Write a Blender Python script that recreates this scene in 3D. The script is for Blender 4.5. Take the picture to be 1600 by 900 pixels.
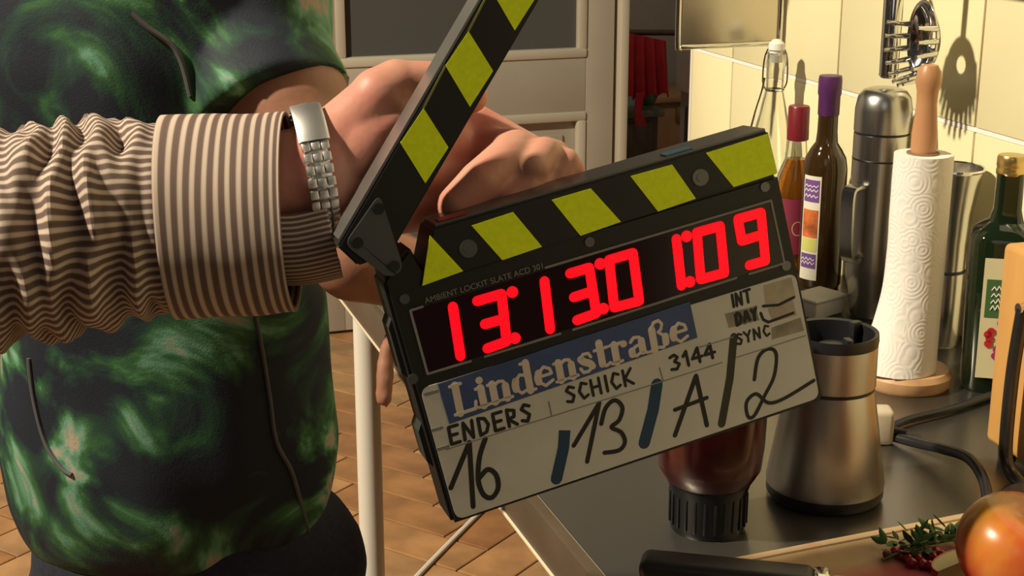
import bpy, bmesh, math, random
from math import sin, cos, pi, radians, sqrt, atan2, exp
from mathutils import Vector, Matrix, noise, Quaternion
random.seed(7)
for o in list(bpy.data.objects): bpy.data.objects.remove(o)
sc = bpy.context.scene; COL = sc.collection
# ------------------------------------------------------------------ camera
F = 2350.0; PITCH = radians(16.3); YAW = radians(18.3); EYE = Vector((0, 0, 1.43))
cd = bpy.data.cameras.new('camera'); cam = bpy.data.objects.new('camera', cd); COL.objects.link(cam)
cd.sensor_fit = 'HORIZONTAL'; cd.sensor_width = 36; cd.lens = F / 1600 * 36; cd.clip_start = .02
cam.location = EYE; cam.rotation_euler = (pi/2 - PITCH, 0, -YAW); sc.camera = cam
FW = Vector((sin(YAW)*cos(PITCH), cos(YAW)*cos(PITCH), -sin(PITCH))); RT = Vector((cos(YAW), -sin(YAW), 0)); UP = RT.cross(FW)
def ray(x, y): return FW + RT*((x-800)/F) + UP*((450-y)/F)
def at_d(x, y, d): return EYE + ray(x, y)*d
def at_z(x, y, z): r = ray(x, y); return EYE + r*((z-EYE.z)/r.z)
def at_x(x, y, X): r = ray(x, y); return EYE + r*(X/r.x)
def at_y(x, y, Y): r = ray(x, y); return EYE + r*(Y/r.y)
def proj(P):
    q = Vector(P)-EYE; d = q.dot(FW); return 800+F*q.dot(RT)/d, 450-F*q.dot(UP)/d, d
def z_for(X, Y, py):            # height above a floor spot that shows at row py
    lo, hi = -.5, 3.
    for _ in range(40):
        m = (lo+hi)/2
        if proj((X, Y, m))[1] > py: lo = m
        else: hi = m
    return lo
# ------------------------------------------------------------------ light
w = bpy.data.worlds.new('studio'); sc.world = w; w.use_nodes = True
w.node_tree.nodes['Background'].inputs[0].default_value = (.58, .53, .46, 1); w.node_tree.nodes['Background'].inputs[1].default_value = .06
def area(name, loc, target, size, power, col):
    l = bpy.data.lights.new(name, 'AREA'); l.shape = 'DISK'; l.size = size; l.energy = power; l.color = col
    o = bpy.data.objects.new(name, l); COL.objects.link(o); o.location = loc
    o.rotation_euler = (Vector(target)-Vector(loc)).to_track_quat('-Z', 'Y').to_euler(); return o
area('key_lamp', (-2.3, 1.28, 3.75), (.7, 1.4, 1.0), .22, 280, (1, .885, .67))
area('fill_lamp', (-.9, -1.6, 2.6), (.3, 1.2, 1.0), 1.3, 2.2, (1, .94, .86))
hl = bpy.data.lights.new('hall_fill', 'POINT'); hl.energy = 36; hl.color = (1, .85, .65); hl.shadow_soft_size = .12; ho = bpy.data.objects.new('hall_fill', hl); COL.objects.link(ho); ho.location = (1.9, 5.0, 2.3)  # added point light without a fixture, brightens the dark hall
vs = sc.view_settings; vs.view_transform = 'Standard'; vs.look = 'None'; vs.gamma = 1; vs.exposure = 0.0; vs.use_curve_mapping = False
# ------------------------------------------------------------------ materials
MATS = {}
def M(name, col=(.5, .5, .5), rough=.5, metal=0, var=.0, scale=20, bump=0, bscale=60, trans=0, emit=0, ior=1.45, aniso=None, coat=0, stretch=(1, 1, 1), sss=0):
    if name in MATS: return MATS[name]
    m = bpy.data.materials.new(name); m.use_nodes = True; nt = m.node_tree; b = nt.nodes['Principled BSDF']
    b.inputs['Base Color'].default_value = (*col, 1); b.inputs['Roughness'].default_value = rough; b.inputs['Metallic'].default_value = metal
    b.inputs['Transmission Weight'].default_value = trans; b.inputs['IOR'].default_value = ior; b.inputs['Coat Weight'].default_value = coat
    if sss: b.inputs['Subsurface Weight'].default_value = sss; b.inputs['Subsurface Radius'].default_value = (.008, .003, .0015); b.inputs['Subsurface Scale'].default_value = 1
    if emit: b.inputs['Emission Color'].default_value = (*col, 1); b.inputs['Emission Strength'].default_value = emit
    if var or bump:
        tc = nt.nodes.new('ShaderNodeTexCoord'); mp = nt.nodes.new('ShaderNodeMapping'); mp.inputs['Scale'].default_value = stretch
        nt.links.new(tc.outputs['Object'], mp.inputs[0])
    if var:
        n = nt.nodes.new('ShaderNodeTexNoise'); n.inputs['Scale'].default_value = scale; n.inputs['Detail'].default_value = 4
        nt.links.new(mp.outputs[0], n.inputs['Vector'])
        r = nt.nodes.new('ShaderNodeValToRGB'); r.color_ramp.elements[0].position = .3; r.color_ramp.elements[1].position = .7
        r.color_ramp.elements[0].color = (*[c*(1-var) for c in col], 1); r.color_ramp.elements[1].color = (*[min(1, c*(1+var)) for c in col], 1)
        nt.links.new(n.outputs['Fac'], r.inputs[0]); nt.links.new(r.outputs[0], b.inputs['Base Color'])
    if bump:
        n2 = nt.nodes.new('ShaderNodeTexNoise'); n2.inputs['Scale'].default_value = bscale; n2.inputs['Detail'].default_value = 3
        nt.links.new(mp.outputs[0], n2.inputs['Vector']); bp = nt.nodes.new('ShaderNodeBump'); bp.inputs['Strength'].default_value = bump; bp.inputs['Distance'].default_value = .004
        nt.links.new(n2.outputs['Fac'], bp.inputs['Height']); nt.links.new(bp.outputs[0], b.inputs['Normal'])
    MATS[name] = m; return m
def ramp(nt, stops):
    r = nt.nodes.new('ShaderNodeValToRGB'); e = r.color_ramp.elements
    while len(e) < len(stops): e.new(.5)
    for k, (p, c) in enumerate(stops): e[k].position = p; e[k].color = (*c, 1)
    return r
def tie_dye():
    m = M('tie_dye', (.1, .2, .1), .75); nt = m.node_tree; b = nt.nodes['Principled BSDF']; L = nt.links.new
    tc = nt.nodes.new('ShaderNodeTexCoord'); n = nt.nodes.new('ShaderNodeTexNoise'); n.inputs['Scale'].default_value = 8.5; n.inputs['Detail'].default_value = 5; n.inputs['Distortion'].default_value = 1.4
    L(tc.outputs['Object'], n.inputs['Vector'])
    r = ramp(nt, [(.0, (.003, .005, .012)), (.465, (.004, .008, .018)), (.52, (.009, .040, .025)), (.565, (.028, .105, .030)), (.61, (.11, .26, .17)), (.65, (.36, .28, .21)), (.72, (.09, .23, .16))])
    L(n.outputs['Fac'], r.inputs[0]); L(r.outputs[0], b.inputs['Base Color'])
    n2 = nt.nodes.new('ShaderNodeTexNoise'); n2.inputs['Scale'].default_value = 500; L(tc.outputs['Object'], n2.inputs['Vector'])
    bp = nt.nodes.new('ShaderNodeBump'); bp.inputs['Strength'].default_value = .15; bp.inputs['Distance'].default_value = .002; L(n2.outputs['Fac'], bp.inputs['Height']); L(bp.outputs[0], b.inputs['Normal'])
    return m
def striped(name, axis):        # woven stripes running with the UV of the cloth
    m = M(name, (.4, .3, .25), .8); nt = m.node_tree; b = nt.nodes['Principled BSDF']; L = nt.links.new
    uv = nt.nodes.new('ShaderNodeUVMap'); sp = nt.nodes.new('ShaderNodeSeparateXYZ'); L(uv.outputs[0], sp.inputs[0])
    mu = nt.nodes.new('ShaderNodeMath'); mu.operation = 'MULTIPLY'; L(sp.outputs[axis], mu.inputs[0]); mu.inputs[1].default_value = 2*pi
    si = nt.nodes.new('ShaderNodeMath'); si.operation = 'SINE'; L(mu.outputs[0], si.inputs[0])
    ad = nt.nodes.new('ShaderNodeMath'); ad.operation = 'MULTIPLY_ADD'; L(si.outputs[0], ad.inputs[0]); ad.inputs[1].default_value = .5; ad.inputs[2].default_value = .5
    r = ramp(nt, [(.0, (.11, .07, .055)), (.45, (.13, .082, .066)), (.72, (.42, .325, .26)), (1, (.50, .40, .32))])
    L(ad.outputs[0], r.inputs[0]); L(r.outputs[0], b.inputs['Base Color']); return m
def wood_floor():
    m = M('parquet_wood', (.4, .2, .1), .42); nt = m.node_tree; b = nt.nodes['Principled BSDF']; L = nt.links.new
    at = nt.nodes.new('ShaderNodeAttribute'); at.attribute_name = 'tone'; oi = nt.nodes.new('ShaderNodeObjectInfo')
    s = nt.nodes.new('ShaderNodeMath'); s.operation = 'ADD'; L(at.outputs['Fac'], s.inputs[0]); L(oi.outputs['Random'], s.inputs[1])
    fr = nt.nodes.new('ShaderNodeMath'); fr.operation = 'FRACT'; L(s.outputs[0], fr.inputs[0])
    r = ramp(nt, [(0, (.40, .19, .075)), (.3, (.52, .28, .12)), (.55, (.42, .21, .095)), (.75, (.56, .34, .16)), (1, (.40, .25, .14))])
    L(fr.outputs[0], r.inputs[0])
    tc = nt.nodes.new('ShaderNodeTexCoord'); n = nt.nodes.new('ShaderNodeTexNoise'); n.inputs['Scale'].default_value = 9; n.inputs['Detail'].default_value = 6; L(tc.outputs['Object'], n.inputs['Vector'])
    r2 = ramp(nt, [(.3, (.62, .6, .6)), (.7, (1.2, 1.15, 1.1))]); L(n.outputs['Fac'], r2.inputs[0])
    mx = nt.nodes.new('ShaderNodeMix'); mx.data_type = 'RGBA'; mx.blend_type = 'MULTIPLY'; mx.inputs[0].default_value = 1
    L(r.outputs[0], mx.inputs[6]); L(r2.outputs[0], mx.inputs[7]); L(mx.outputs[2], b.inputs['Base Color']); return m
def paper_towel():
    m = M('embossed_paper', (.80, .76, .70), .9); nt = m.node_tree; b = nt.nodes['Principled BSDF']; L = nt.links.new
    tc = nt.nodes.new('ShaderNodeTexCoord'); v = nt.nodes.new('ShaderNodeTexVoronoi'); v.inputs['Scale'].default_value = 42; L(tc.outputs['Object'], v.inputs['Vector'])
    mu = nt.nodes.new('ShaderNodeMath'); mu.operation = 'MULTIPLY'; mu.inputs[1].default_value = 38; L(v.outputs['Distance'], mu.inputs[0])
    si = nt.nodes.new('ShaderNodeMath'); si.operation = 'SINE'; L(mu.outputs[0], si.inputs[0])
    n = nt.nodes.new('ShaderNodeTexNoise'); n.inputs['Scale'].default_value = 300; L(tc.outputs['Object'], n.inputs['Vector'])
    ad = nt.nodes.new('ShaderNodeMath'); L(si.outputs[0], ad.inputs[0]); L(n.outputs['Fac'], ad.inputs[1])
    bp = nt.nodes.new('ShaderNodeBump'); bp.inputs['Strength'].default_value = .16; bp.inputs['Distance'].default_value = .001; L(ad.outputs[0], bp.inputs['Height']); L(bp.outputs[0], b.inputs['Normal']); return m
def skin(name, base, red):
    m = M(name, base, .48, sss=.0); nt = m.node_tree; b = nt.nodes['Principled BSDF']; L = nt.links.new
    tc = nt.nodes.new('ShaderNodeTexCoord'); n = nt.nodes.new('ShaderNodeTexNoise'); n.inputs['Scale'].default_value = 22; n.inputs['Detail'].default_value = 4; L(tc.outputs['Object'], n.inputs['Vector'])
    r = ramp(nt, [(.36, base), (.66, red)]); L(n.outputs['Fac'], r.inputs[0]); L(r.outputs[0], b.inputs['Base Color'])
    n2 = nt.nodes.new('ShaderNodeTexNoise'); n2.inputs['Scale'].default_value = 130; n2.inputs['Detail'].default_value = 5; L(tc.outputs['Object'], n2.inputs['Vector'])
    bp = nt.nodes.new('ShaderNodeBump'); bp.inputs['Strength'].default_value = .18; bp.inputs['Distance'].default_value = .002; L(n2.outputs['Fac'], bp.inputs['Height']); L(bp.outputs[0], b.inputs['Normal'])
    b.inputs['Subsurface Weight'].default_value = .12; b.inputs['Subsurface Radius'].default_value = (.01, .004, .002); b.inputs['Subsurface Scale'].default_value = .5; return m
def apple_skin(name, a, bcol):
    m = M(name, a, .3, coat=.2); nt = m.node_tree; b = nt.nodes['Principled BSDF']; L = nt.links.new
    tc = nt.nodes.new('ShaderNodeTexCoord'); mp = nt.nodes.new('ShaderNodeMapping'); mp.inputs['Scale'].default_value = (22, 22, 6); L(tc.outputs['Object'], mp.inputs[0])
    n = nt.nodes.new('ShaderNodeTexNoise'); n.inputs['Scale'].default_value = 1; n.inputs['Detail'].default_value = 4; L(mp.outputs[0], n.inputs['Vector'])
    sp = nt.nodes.new('ShaderNodeSeparateXYZ'); L(tc.outputs['Object'], sp.inputs[0])
    md = nt.nodes.new('ShaderNodeMath'); md.operation = 'MULTIPLY_ADD'; L(sp.outputs[2], md.inputs[0]); md.inputs[1].default_value = 6; md.inputs[2].default_value = -.16
    ad = nt.nodes.new('ShaderNodeMath'); L(n.outputs['Fac'], ad.inputs[0]); L(md.outputs[0], ad.inputs[1])
    r = ramp(nt, [(.45, a), (.85, bcol)]); L(ad.outputs[0], r.inputs[0]); L(r.outputs[0], b.inputs['Base Color']); return m
STEEL = M('brushed_steel', (.62, .60, .57), .24, 1, bump=.12, bscale=40, stretch=(1, 1, .05))
POLISH = M('polished_steel', (.72, .71, .69), .09, 1)
BLACK = M('black_plastic', (.012, .012, .014), .35)
WHITEP = M('white_plastic', (.75, .73, .68), .4)
SKIN_A = skin('tan_skin', (.27, .125, .075), (.31, .14, .09)); SKIN_B = skin('pink_skin', (.52, .26, .18), (.52, .18, .14))
# ------------------------------------------------------------------ mesh helpers
def new(name, bm_or_me, mat, parent=None, smooth=True, loc=None):
    if isinstance(bm_or_me, bmesh.types.BMesh):
        me = bpy.data.meshes.new(name); bmesh.ops.recalc_face_normals(bm_or_me, faces=bm_or_me.faces); bm_or_me.to_mesh(me); bm_or_me.free()
    else: me = bm_or_me
    if mat and not me.materials: me.materials.append(mat)
    if smooth:
        me.polygons.foreach_set('use_smooth', [True]*len(me.polygons)); 
        try: me.set_sharp_from_angle(angle=radians(38))
        except Exception: pass
    o = bpy.data.objects.new(name, me); COL.objects.link(o)
    if parent: o.parent = parent
    if loc: o.location = loc
    return o
def thing(name, label, cat, loc=(0, 0, 0), rotz=0, group=None):
    o = bpy.data.objects.new(name, None); o.empty_display_size = .03; COL.objects.link(o); o.location = loc; o.rotation_euler = (0, 0, rotz)
    return tag(o, label, cat, group)
def tag(o, label, cat, group=None):
    o['label'] = label; o['category'] = cat
    if group: o['group'] = group
    return o
def struct(o): o['kind'] = 'structure'; return o
def B(): return bmesh.new()
def box(bm, lo, hi, bev=0, mat=None, seg=2):
    r = bmesh.ops.create_cube(bm, size=1); vs_ = r['verts']
    for v in vs_: v.co = Vector([(lo[k]+hi[k])/2 + v.co[k]*(hi[k]-lo[k]) for k in range(3)])
    if bev:
        es = list({e for v in vs_ for e in v.link_edges}); rr = bmesh.ops.bevel(bm, geom=es, offset=bev, segments=seg, affect='EDGES', profile=.5)
        vs_ = list({v for f in rr['faces'] for v in f.verts} | {v for v in vs_ if v.is_valid})
    if mat:
        for v in vs_: v.co = mat @ v.co
    return bm
def lathe(prof, seg=40, bm=None, c=(0, 0), sq=0):
    bm = bm or B(); rings = []
    for r, z in prof:
        if r < 1e-6: rings.append([bm.verts.new((c[0], c[1], z))]); continue
        ring = []
        for k in range(seg):
            a = 2*pi*k/seg; q = 1
            if sq: q = 1/((abs(cos(a))**sq+abs(sin(a))**sq)**(1/sq))
            ring.append(bm.verts.new((c[0]+r*q*cos(a), c[1]+r*q*sin(a), z)))
        rings.append(ring)
    for A_, B_ in zip(rings, rings[1:]):
        if len(A_) == 1 and len(B_) == 1: continue
        for k in range(seg):
            k2 = (k+1) % seg
            if len(A_) == 1: bm.faces.new((A_[0], B_[k], B_[k2]))
            elif len(B_) == 1: bm.faces.new((A_[k], A_[k2], B_[0]))
            else: bm.faces.new((A_[k], A_[k2], B_[k2], B_[k]))
    return bm
def catmull(pts, n=8):
    P = [Vector(p) for p in pts]; out = []
    for i in range(len(P)-1):
        p0 = P[max(i-1, 0)]; p1 = P[i]; p2 = P[i+1]; p3 = P[min(i+2, len(P)-1)]
        for k in range(n):
            t = k/n; out.append(.5*((2*p1)+(p2-p0)*t+(2*p0-5*p1+4*p2-p3)*t*t+(3*p1-p0-3*p2+p3)*t**3))
    return out+[P[-1]]
def tube(pts, rad, seg=10, bm=None, cap=True):
    bm = bm or B(); P = [Vector(p) for p in pts]; n = len(P); R_ = rad if isinstance(rad, (list, tuple)) else [rad]*n
    t0 = (P[1]-P[0]).normalized(); u = t0.orthogonal().normalized(); rings = []
    for i in range(n):
        t = (P[min(i+1, n-1)]-P[max(i-1, 0)]).normalized(); u = (u-t*u.dot(t)).normalized(); v = t.cross(u)
        rings.append([bm.verts.new(P[i]+(u*cos(2*pi*k/seg)+v*sin(2*pi*k/seg))*R_[i]) for k in range(seg)])
    for A_, B_ in zip(rings, rings[1:]):
        for k in range(seg): bm.faces.new((A_[k], A_[(k+1) % seg], B_[(k+1) % seg], B_[k]))
    if cap: bm.faces.new(rings[0][::-1]); bm.faces.new(rings[-1])
    return bm
def prism(bm, poly, z0, z1, tr=None):
    tr = tr or (lambda p: p); a = [bm.verts.new(tr(Vector((x, y, z0)))) for x, y in poly]; b = [bm.verts.new(tr(Vector((x, y, z1)))) for x, y in poly]
    n = len(poly); bm.faces.new(a[::-1]); bm.faces.new(b)
    for k in range(n): bm.faces.new((a[k], a[(k+1) % n], b[(k+1) % n], b[k]))
    return bm
def disc(bm, x, y, r, z0, z1, seg=16): return prism(bm, [(x+r*cos(2*pi*k/seg), y+r*sin(2*pi*k/seg)) for k in range(seg)], z0, z1)
def strokes(bm, lines, wd, z, th=.0004, c=[0]):       # marker strokes: a ribbon with round joints
    for pl in lines:
        for (x0, y0), (x1, y1) in zip(pl, pl[1:]):
            d = Vector((x1-x0, y1-y0)); 
            if d.length < 1e-7: continue
            n = Vector((-d.y, d.x)).normalized()*wd/2; c[0] += 1; z_ = z+(c[0] % 9)*1.2e-5; prism(bm, [(x0-n.x, y0-n.y), (x1-n.x, y1-n.y), (x1+n.x, y1+n.y), (x0+n.x, y0+n.y)], z-th, z_)
        for (x, y) in pl: c[0] += 1; disc(bm, x, y, wd/2, z-th, z-6e-6-(c[0] % 9)*1.2e-5, 10)
    return bm
def capsule(bm, p0, r0, p1, r1):
    p0 = Vector(p0); p1 = Vector(p1); tube([p0, p1], [r0*.99, r1*.99], 20, bm)
    for p, r in ((p0, r0), (p1, r1)): bmesh.ops.create_icosphere(bm, subdivisions=3, radius=r, matrix=Matrix.Translation(p))
def ell(bm, c, r, mat=None):
    m = Matrix.Translation(Vector(c)) @ (mat or Matrix()) @ Matrix.Diagonal((*r, 1)); bmesh.ops.create_icosphere(bm, subdivisions=3, radius=1, matrix=m)
def remeshed(name, bm, mat, vox, it=6, parent=None, disp=None):
    o = new(name, bm, mat, None, smooth=False); md = o.modifiers.new('r', 'REMESH'); md.mode = 'VOXEL'; md.voxel_size = vox
    s = o.modifiers.new('s', 'SMOOTH'); s.factor = .5; s.iterations = it
    dg = bpy.context.evaluated_depsgraph_get(); me = bpy.data.meshes.new_from_object(o.evaluated_get(dg)); o.modifiers.clear(); o.data = me
    if disp:
        nrm = [v.normal.copy() for v in me.vertices]; cos_ = [v.co.copy() for v in me.vertices]; flat = []
        for c, n in zip(cos_, nrm): flat.extend(c+n*disp(c))
        me.vertices.foreach_set('co', flat); me.update()
    me.polygons.foreach_set('use_smooth', [True]*len(me.polygons)); 
    if parent: o.parent = parent
    return o
def loft(centers, ru, rv, U, V, seg=64, disp=None, uvs=(1, 1), cap=True, arc=None):
    """rings round a path; U,V per ring; uv = (angle share * uvs[0], length share * uvs[1])"""
    bm = B(); uvl = bm.loops.layers.uv.new('UVMap'); rings = []; n = len(centers)
    a0, a1 = arc or (0, 2*pi); closed = arc is None; m = seg if closed else seg+1
    for i in range(n):
        ring = []
        for k in range(m):
            a = a0+(a1-a0)*k/seg; d = disp(i/(n-1), a) if disp else 0
            ring.append(bm.verts.new(centers[i]+U[i]*((ru[i]+d)*cos(a))+V[i]*((rv[i]+d)*sin(a))))
        rings.append(ring)
    for i in range(n-1):
        for k in range(seg):
            k2 = (k+1) % m; fc = bm.faces.new((rings[i][k], rings[i][k2], rings[i+1][k2], rings[i+1][k]))
            for lp, (kk, ii) in zip(fc.loops, ((k, i), (k+1, i), (k+1, i+1), (k, i+1))): lp[uvl].uv = (kk/seg*uvs[0], ii/(n-1)*uvs[1])
    if cap and closed: bm.faces.new(rings[0][::-1]); bm.faces.new(rings[-1])
    return bm
def text_me(body, size):
    c = bpy.data.curves.new('t', 'FONT'); c.body = body; c.size = size; o = bpy.data.objects.new('t', c); COL.objects.link(o)
    me = bpy.data.meshes.new_from_object(o.evaluated_get(bpy.context.evaluated_depsgraph_get())); bpy.data.objects.remove(o); return me
# ================================================================== THE ROOM
fl = struct(new('floor', box(B(), (-3.5, -1.5, -.06), (4, 9.0, -.004)), M('grout_brown', (.13, .07, .04), .8), smooth=False))
PW = wood_floor(); WB = .115; LB = .345; cells = []
R45 = Matrix.Rotation(radians(38), 2)
for i in range(-130, 130):
    for j in range(-130, 130):
        t = (i-j) % 6
        if t not in (0, 5): continue
        wx, wy = (LB, WB) if t == 0 else (WB, LB)
        c = R45 @ Vector((i*WB+wx/2, j*WB+wy/2))+Vector((.4, 3.0))
        if -2 < c.x < 3.8 and .8 < c.y < 8.6: cells.append((c, t))
def plank_bm(bm, c=Vector((0, 0)), t=0, rot=True, tone=None):
    wx, wy = (LB, WB) if t == 0 else (WB, LB); g = .0022; z1 = 0.0; f = .0025
    lay = bm.verts.layers.float.get('tone') or bm.verts.layers.float.new('tone')
    ring = []
    for z, k in ((-.006, 0), (z1-.0015, 0), (z1, f)):
        ring.append([bm.verts.new(((R45 @ Vector((sx*(wx/2-g-k), sy*(wy/2-g-k))) if rot else Vector((sx*(wx/2-g-k), sy*(wy/2-g-k))))+c).to_3d()+Vector((0, 0, z))) for sx, sy in ((-1, -1), (1, -1), (1, 1), (-1, 1))])
    for A_, B_ in zip(ring, ring[1:]):
        for k in range(4): bm.faces.new((A_[k], A_[(k+1) % 4], B_[(k+1) % 4], B_[k]))
    bm.faces.new(ring[2])
    for r in ring:
        for v in r: v[lay] = tone or 0
    return bm
def shows(c):
    x, y, d = proj((c.x, c.y, 0)); return -40 < x < 1640 and 460 < y < 960 and d > 0
seen = sorted([q for q in cells if shows(q[0])], key=lambda q: abs(proj((q[0].x, q[0].y, 0))[0]-650)+.4*abs(proj((q[0].x, q[0].y, 0))[1]-750))
near = seen[:290]; nid = {id(q) for q in near}
pm = {}
for q in near:
    if q[1] not in pm:
        o = new('parquet_block', plank_bm(B(), t=q[1], rot=False), PW, fl, smooth=False); pm[q[1]] = o.data
    else:
        o = bpy.data.objects.new('parquet_block', pm[q[1]]); COL.objects.link(o); o.parent = fl
    o.location = (q[0].x, q[0].y, 0); o.rotation_euler = (0, 0, radians(38))
bm = B()
for q in cells:
    if id(q) not in nid: plank_bm(bm, q[0], q[1], True, random.random())
o = new('parquet_blocks', bm, PW, fl, smooth=False); o['kind'] = 'stuff'
# tiled wall on the right
WX = 1.0; WEND = 2.122
wr = struct(new('wall_right', box(B(), (WX+.004, -1.2, 0), (WX+.13, WEND, 2.7)), M('wall_paint', (.62, .58, .5), .8, var=.05), smooth=False))
new('light_grout', box(B(), (WX+.0015, -1.2, .83), (WX+.006, WEND-.001, 1.745)), M('light_grout', (.85, .78, .72), .8), wr, smooth=False)
TILE = M('cream_tile', (.78, .70, .43), .32, var=.045, scale=3, bump=.03, bscale=8)
joints = [1.9835-.2965*k for k in range(-1, 11)]
rows = [.835, 1.1335, 1.434, 1.734]
first = {}
for r0, r1 in zip(rows, rows[1:]):
    ys = [min(WEND-.001, joints[0])]+joints[1:]
    for k, (yb, ya) in enumerate(zip(ys, ys[1:])):
        if k > 0 and r0 != rows[0]: pass
        b = B(); h = r1-r0-.0055; wd = yb-ya-.0032; box(b, (-.006, -wd/2, -h/2), (.005, wd/2, h/2), .0016)
        key = (round(wd, 3), round(h, 3))
        if key in first: b.free(); o = bpy.data.objects.new('tile', first[key]); COL.objects.link(o); o.parent = wr
        else: o = new('tile', b, TILE, wr); first[key] = o.data
        o.location = (WX, (ya+yb)/2, (r0+r1)/2)
DG = M('dark_grout', (.30, .20, .11), .8)
for y in joints[1:]:
    new('dark_joint', box(B(), (WX-.0035, y-.0017, .84), (WX+.003, y+.0017, 1.131)), DG, wr, smooth=False); new('dark_joint', box(B(), (WX-.0035, y-.0017, 1.1362), (WX+.003, y+.0017, 1.734)), DG, wr, smooth=False)
LGT = M('light_grout')
for z in rows[1:]: new('light_joint', box(B(), (WX-.0052, -1.2, z-.0024), (WX+.003, WEND-.002, z+.0024)), LGT, wr, smooth=False)
new('corner_bead', box(B(), (WX-.006, WEND-.001, 0), (WX+.13, WEND+.008, 2.7), .003), M('old_white', (.66, .6, .5), .6), wr)
# back wall with the panelled door
YB = 4.35; DOORP = M('door_paint', (.47, .42, .34), .45, var=.04, scale=6)
struct(new('wall_back', box(box(B(), (-3.5, YB+.02, 0), (.68, YB+.15, 2.7)), (.60, YB+.02, 2.1), (1.806, YB+.15, 2.7)), M('wall_grey', (.34, .31, .27), .8, var=.06), smooth=False))
XL, XR = .765, 1.765; d1 = thing('door_1', 'x', 'x'); [d1.__delitem__(k) for k in ('label', 'category')]; struct(d1); d1.location = (XL, YB, 0)
def dpart(name, x0, x1, z0, z1, y0=-.02, y1=.02, mat=DOORP, bev=.003): return new(name, box(B(), (x0-XL, y0, z0), (x1-XL, y1, z1), bev), mat, d1)
dpart('stile', XL, .895, .01, 2.0); dpart('stile', 1.672, XR, .01, 2.0); dpart('rail', .895, 1.672, .645, .815); dpart('rail', .895, 1.672, .01, .16); dpart('rail', .895, 1.672, 1.9, 2.0)
dpart('glass_pane', .88, 1.69, .80, 1.91, -.004, .004, M('smoked_glass', (.10, .10, .095), .35), 0)
pn = dpart('panel', .88, 1.69, .15, .66, .004, .014)
dpart('raised_field', .96, 1.605, .23, .575, -.006, .006, bev=.006)
MOLD = M('moulding_paint', (.60, .54, .43), .45)
def moulding(x0, x1, z0, z1, s):
    for (a, b_, c, d) in ((x0, x1, z0, z0+s), (x0, x1, z1-s, z1), (x0, x0+s, z0+s-.004, z1-s+.004), (x1-s, x1, z0+s-.004, z1-s+.004)): dpart('moulding', a, b_, c, d, -.027 if b_-a > .1 else -.0265, .004, MOLD, .007)
moulding(.893, 1.674, .813, 1.9, .03); moulding(.893, 1.674, .158, .647, .03)
dpart('frame_post', XR+.012, 1.806, 0, 2.1, -.045, .15, MOLD, .008); dpart('frame_post', .68, XL-.008, 0, 2.1, -.045, .15, MOLD, .008); dpart('frame_head', .68, 1.806, 2.0, 2.1, -.045, .15, MOLD, .008)
dpart('gap_shade_strip', XR-.002, XR+.013, 0, 2.0, .012, .05, M('gap_dark', (.05, .045, .04), .9), 0)  # dark strip painted in for the shade in the door gap
# the hall behind
struct(new('wall_hall', box(box(B(), (1.5, 6.6, 0), (4, 6.7, 2.7)), (3.3, 2.4, 0), (3.4, 6.6, 2.7)), M('hall_paint', (.30, .27, .23), .85, var=.05), smooth=False))
struct(new('baseboard_hall', box(B(), (1.5, 6.58, 0), (3.3, 6.602, .1), .004), MOLD))
# ================================================================== HALL THINGS
t = thing('sideboard', 'dark brown low sideboard standing in the hall behind the door frame', 'sideboard', (2.36, 5.75, 0))
DW = M('dark_wood', (.045, .03, .02), .4, var=.3, scale=12)
zt = z_for(2.36, 5.55, 172)
for nm, lo, hi in (('body', (-.4, -.2, .06), (.10, .2, zt-.03)), ('top', (-.42, -.22, zt-.03), (.12, .22, zt)), ('leg', (-.38, -.18, 0), (-.33, -.13, .06)), ('leg', (.04, -.18, 0), (.09, -.13, .06)), ('leg', (-.38, .13, 0), (-.33, .18, .06)), ('leg', (.04, .13, 0), (.09, .18, .06)), ('door', (-.37, -.215, .09), (-.16, -.2, zt-.05)), ('door', (-.14, -.215, .09), (.07, -.2, zt-.05))):
    new(nm, box(B(), lo, hi, .005), DW if nm != 'top' else M('green_top', (.10, .12, .09), .4), t)
P = at_y(1037, 150, 6.2); t = thing('wooden_chest', 'brown wooden chest against the hall wall beside the sideboard', 'chest', (P.x, 6.2, 0))
CHW = M('chest_wood', (.30, .17, .085), .5, var=.2, scale=6)
new('body', box(B(), (-.25, 0, .0), (.45, .35, P.z-.03), .006), CHW, t); new('lid', box(B(), (-.27, -.02, P.z-.03), (.47, .36, P.z), .006), CHW, t); new('lock', box(B(), (.06, -.012, P.z-.12), (.12, 0, P.z-.05), .004), M('dark_brass', (.3, .2, .08), .4, .9), t)
P = at_y(1020, 172, 5.6); t = thing('small_vase', 'small dark green vase standing on the dark hall sideboard', 'vase', (P.x, 5.66, zt))
new('body', lathe([(0, 0), (.03, .001), (.04, .03), (.028, .07), (.012, .09), (.011, .13), (.015, .14), (.0, .138)], 24), M('green_glaze', (.07, .10, .07), .25), t)
new('neck_ring', lathe([(.013, .098), (.016, .102), (.013, .106)], 20), M('green_glaze'), t)
a = at_y(976, 50, 5.5); b_ = at_y(1041, 64, 5.5); c_ = at_y(1047, 148, 5.5); d_ = at_y(972, 155, 5.5)
t = thing('red_apron', 'dark red cloth hanging in folds beside the door frame in the hall', 'cloth', ((a.x+b_.x)/2, 5.5, d_.z))
bm = B(); rows_ = []
NX, NZ = 40, 14
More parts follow.
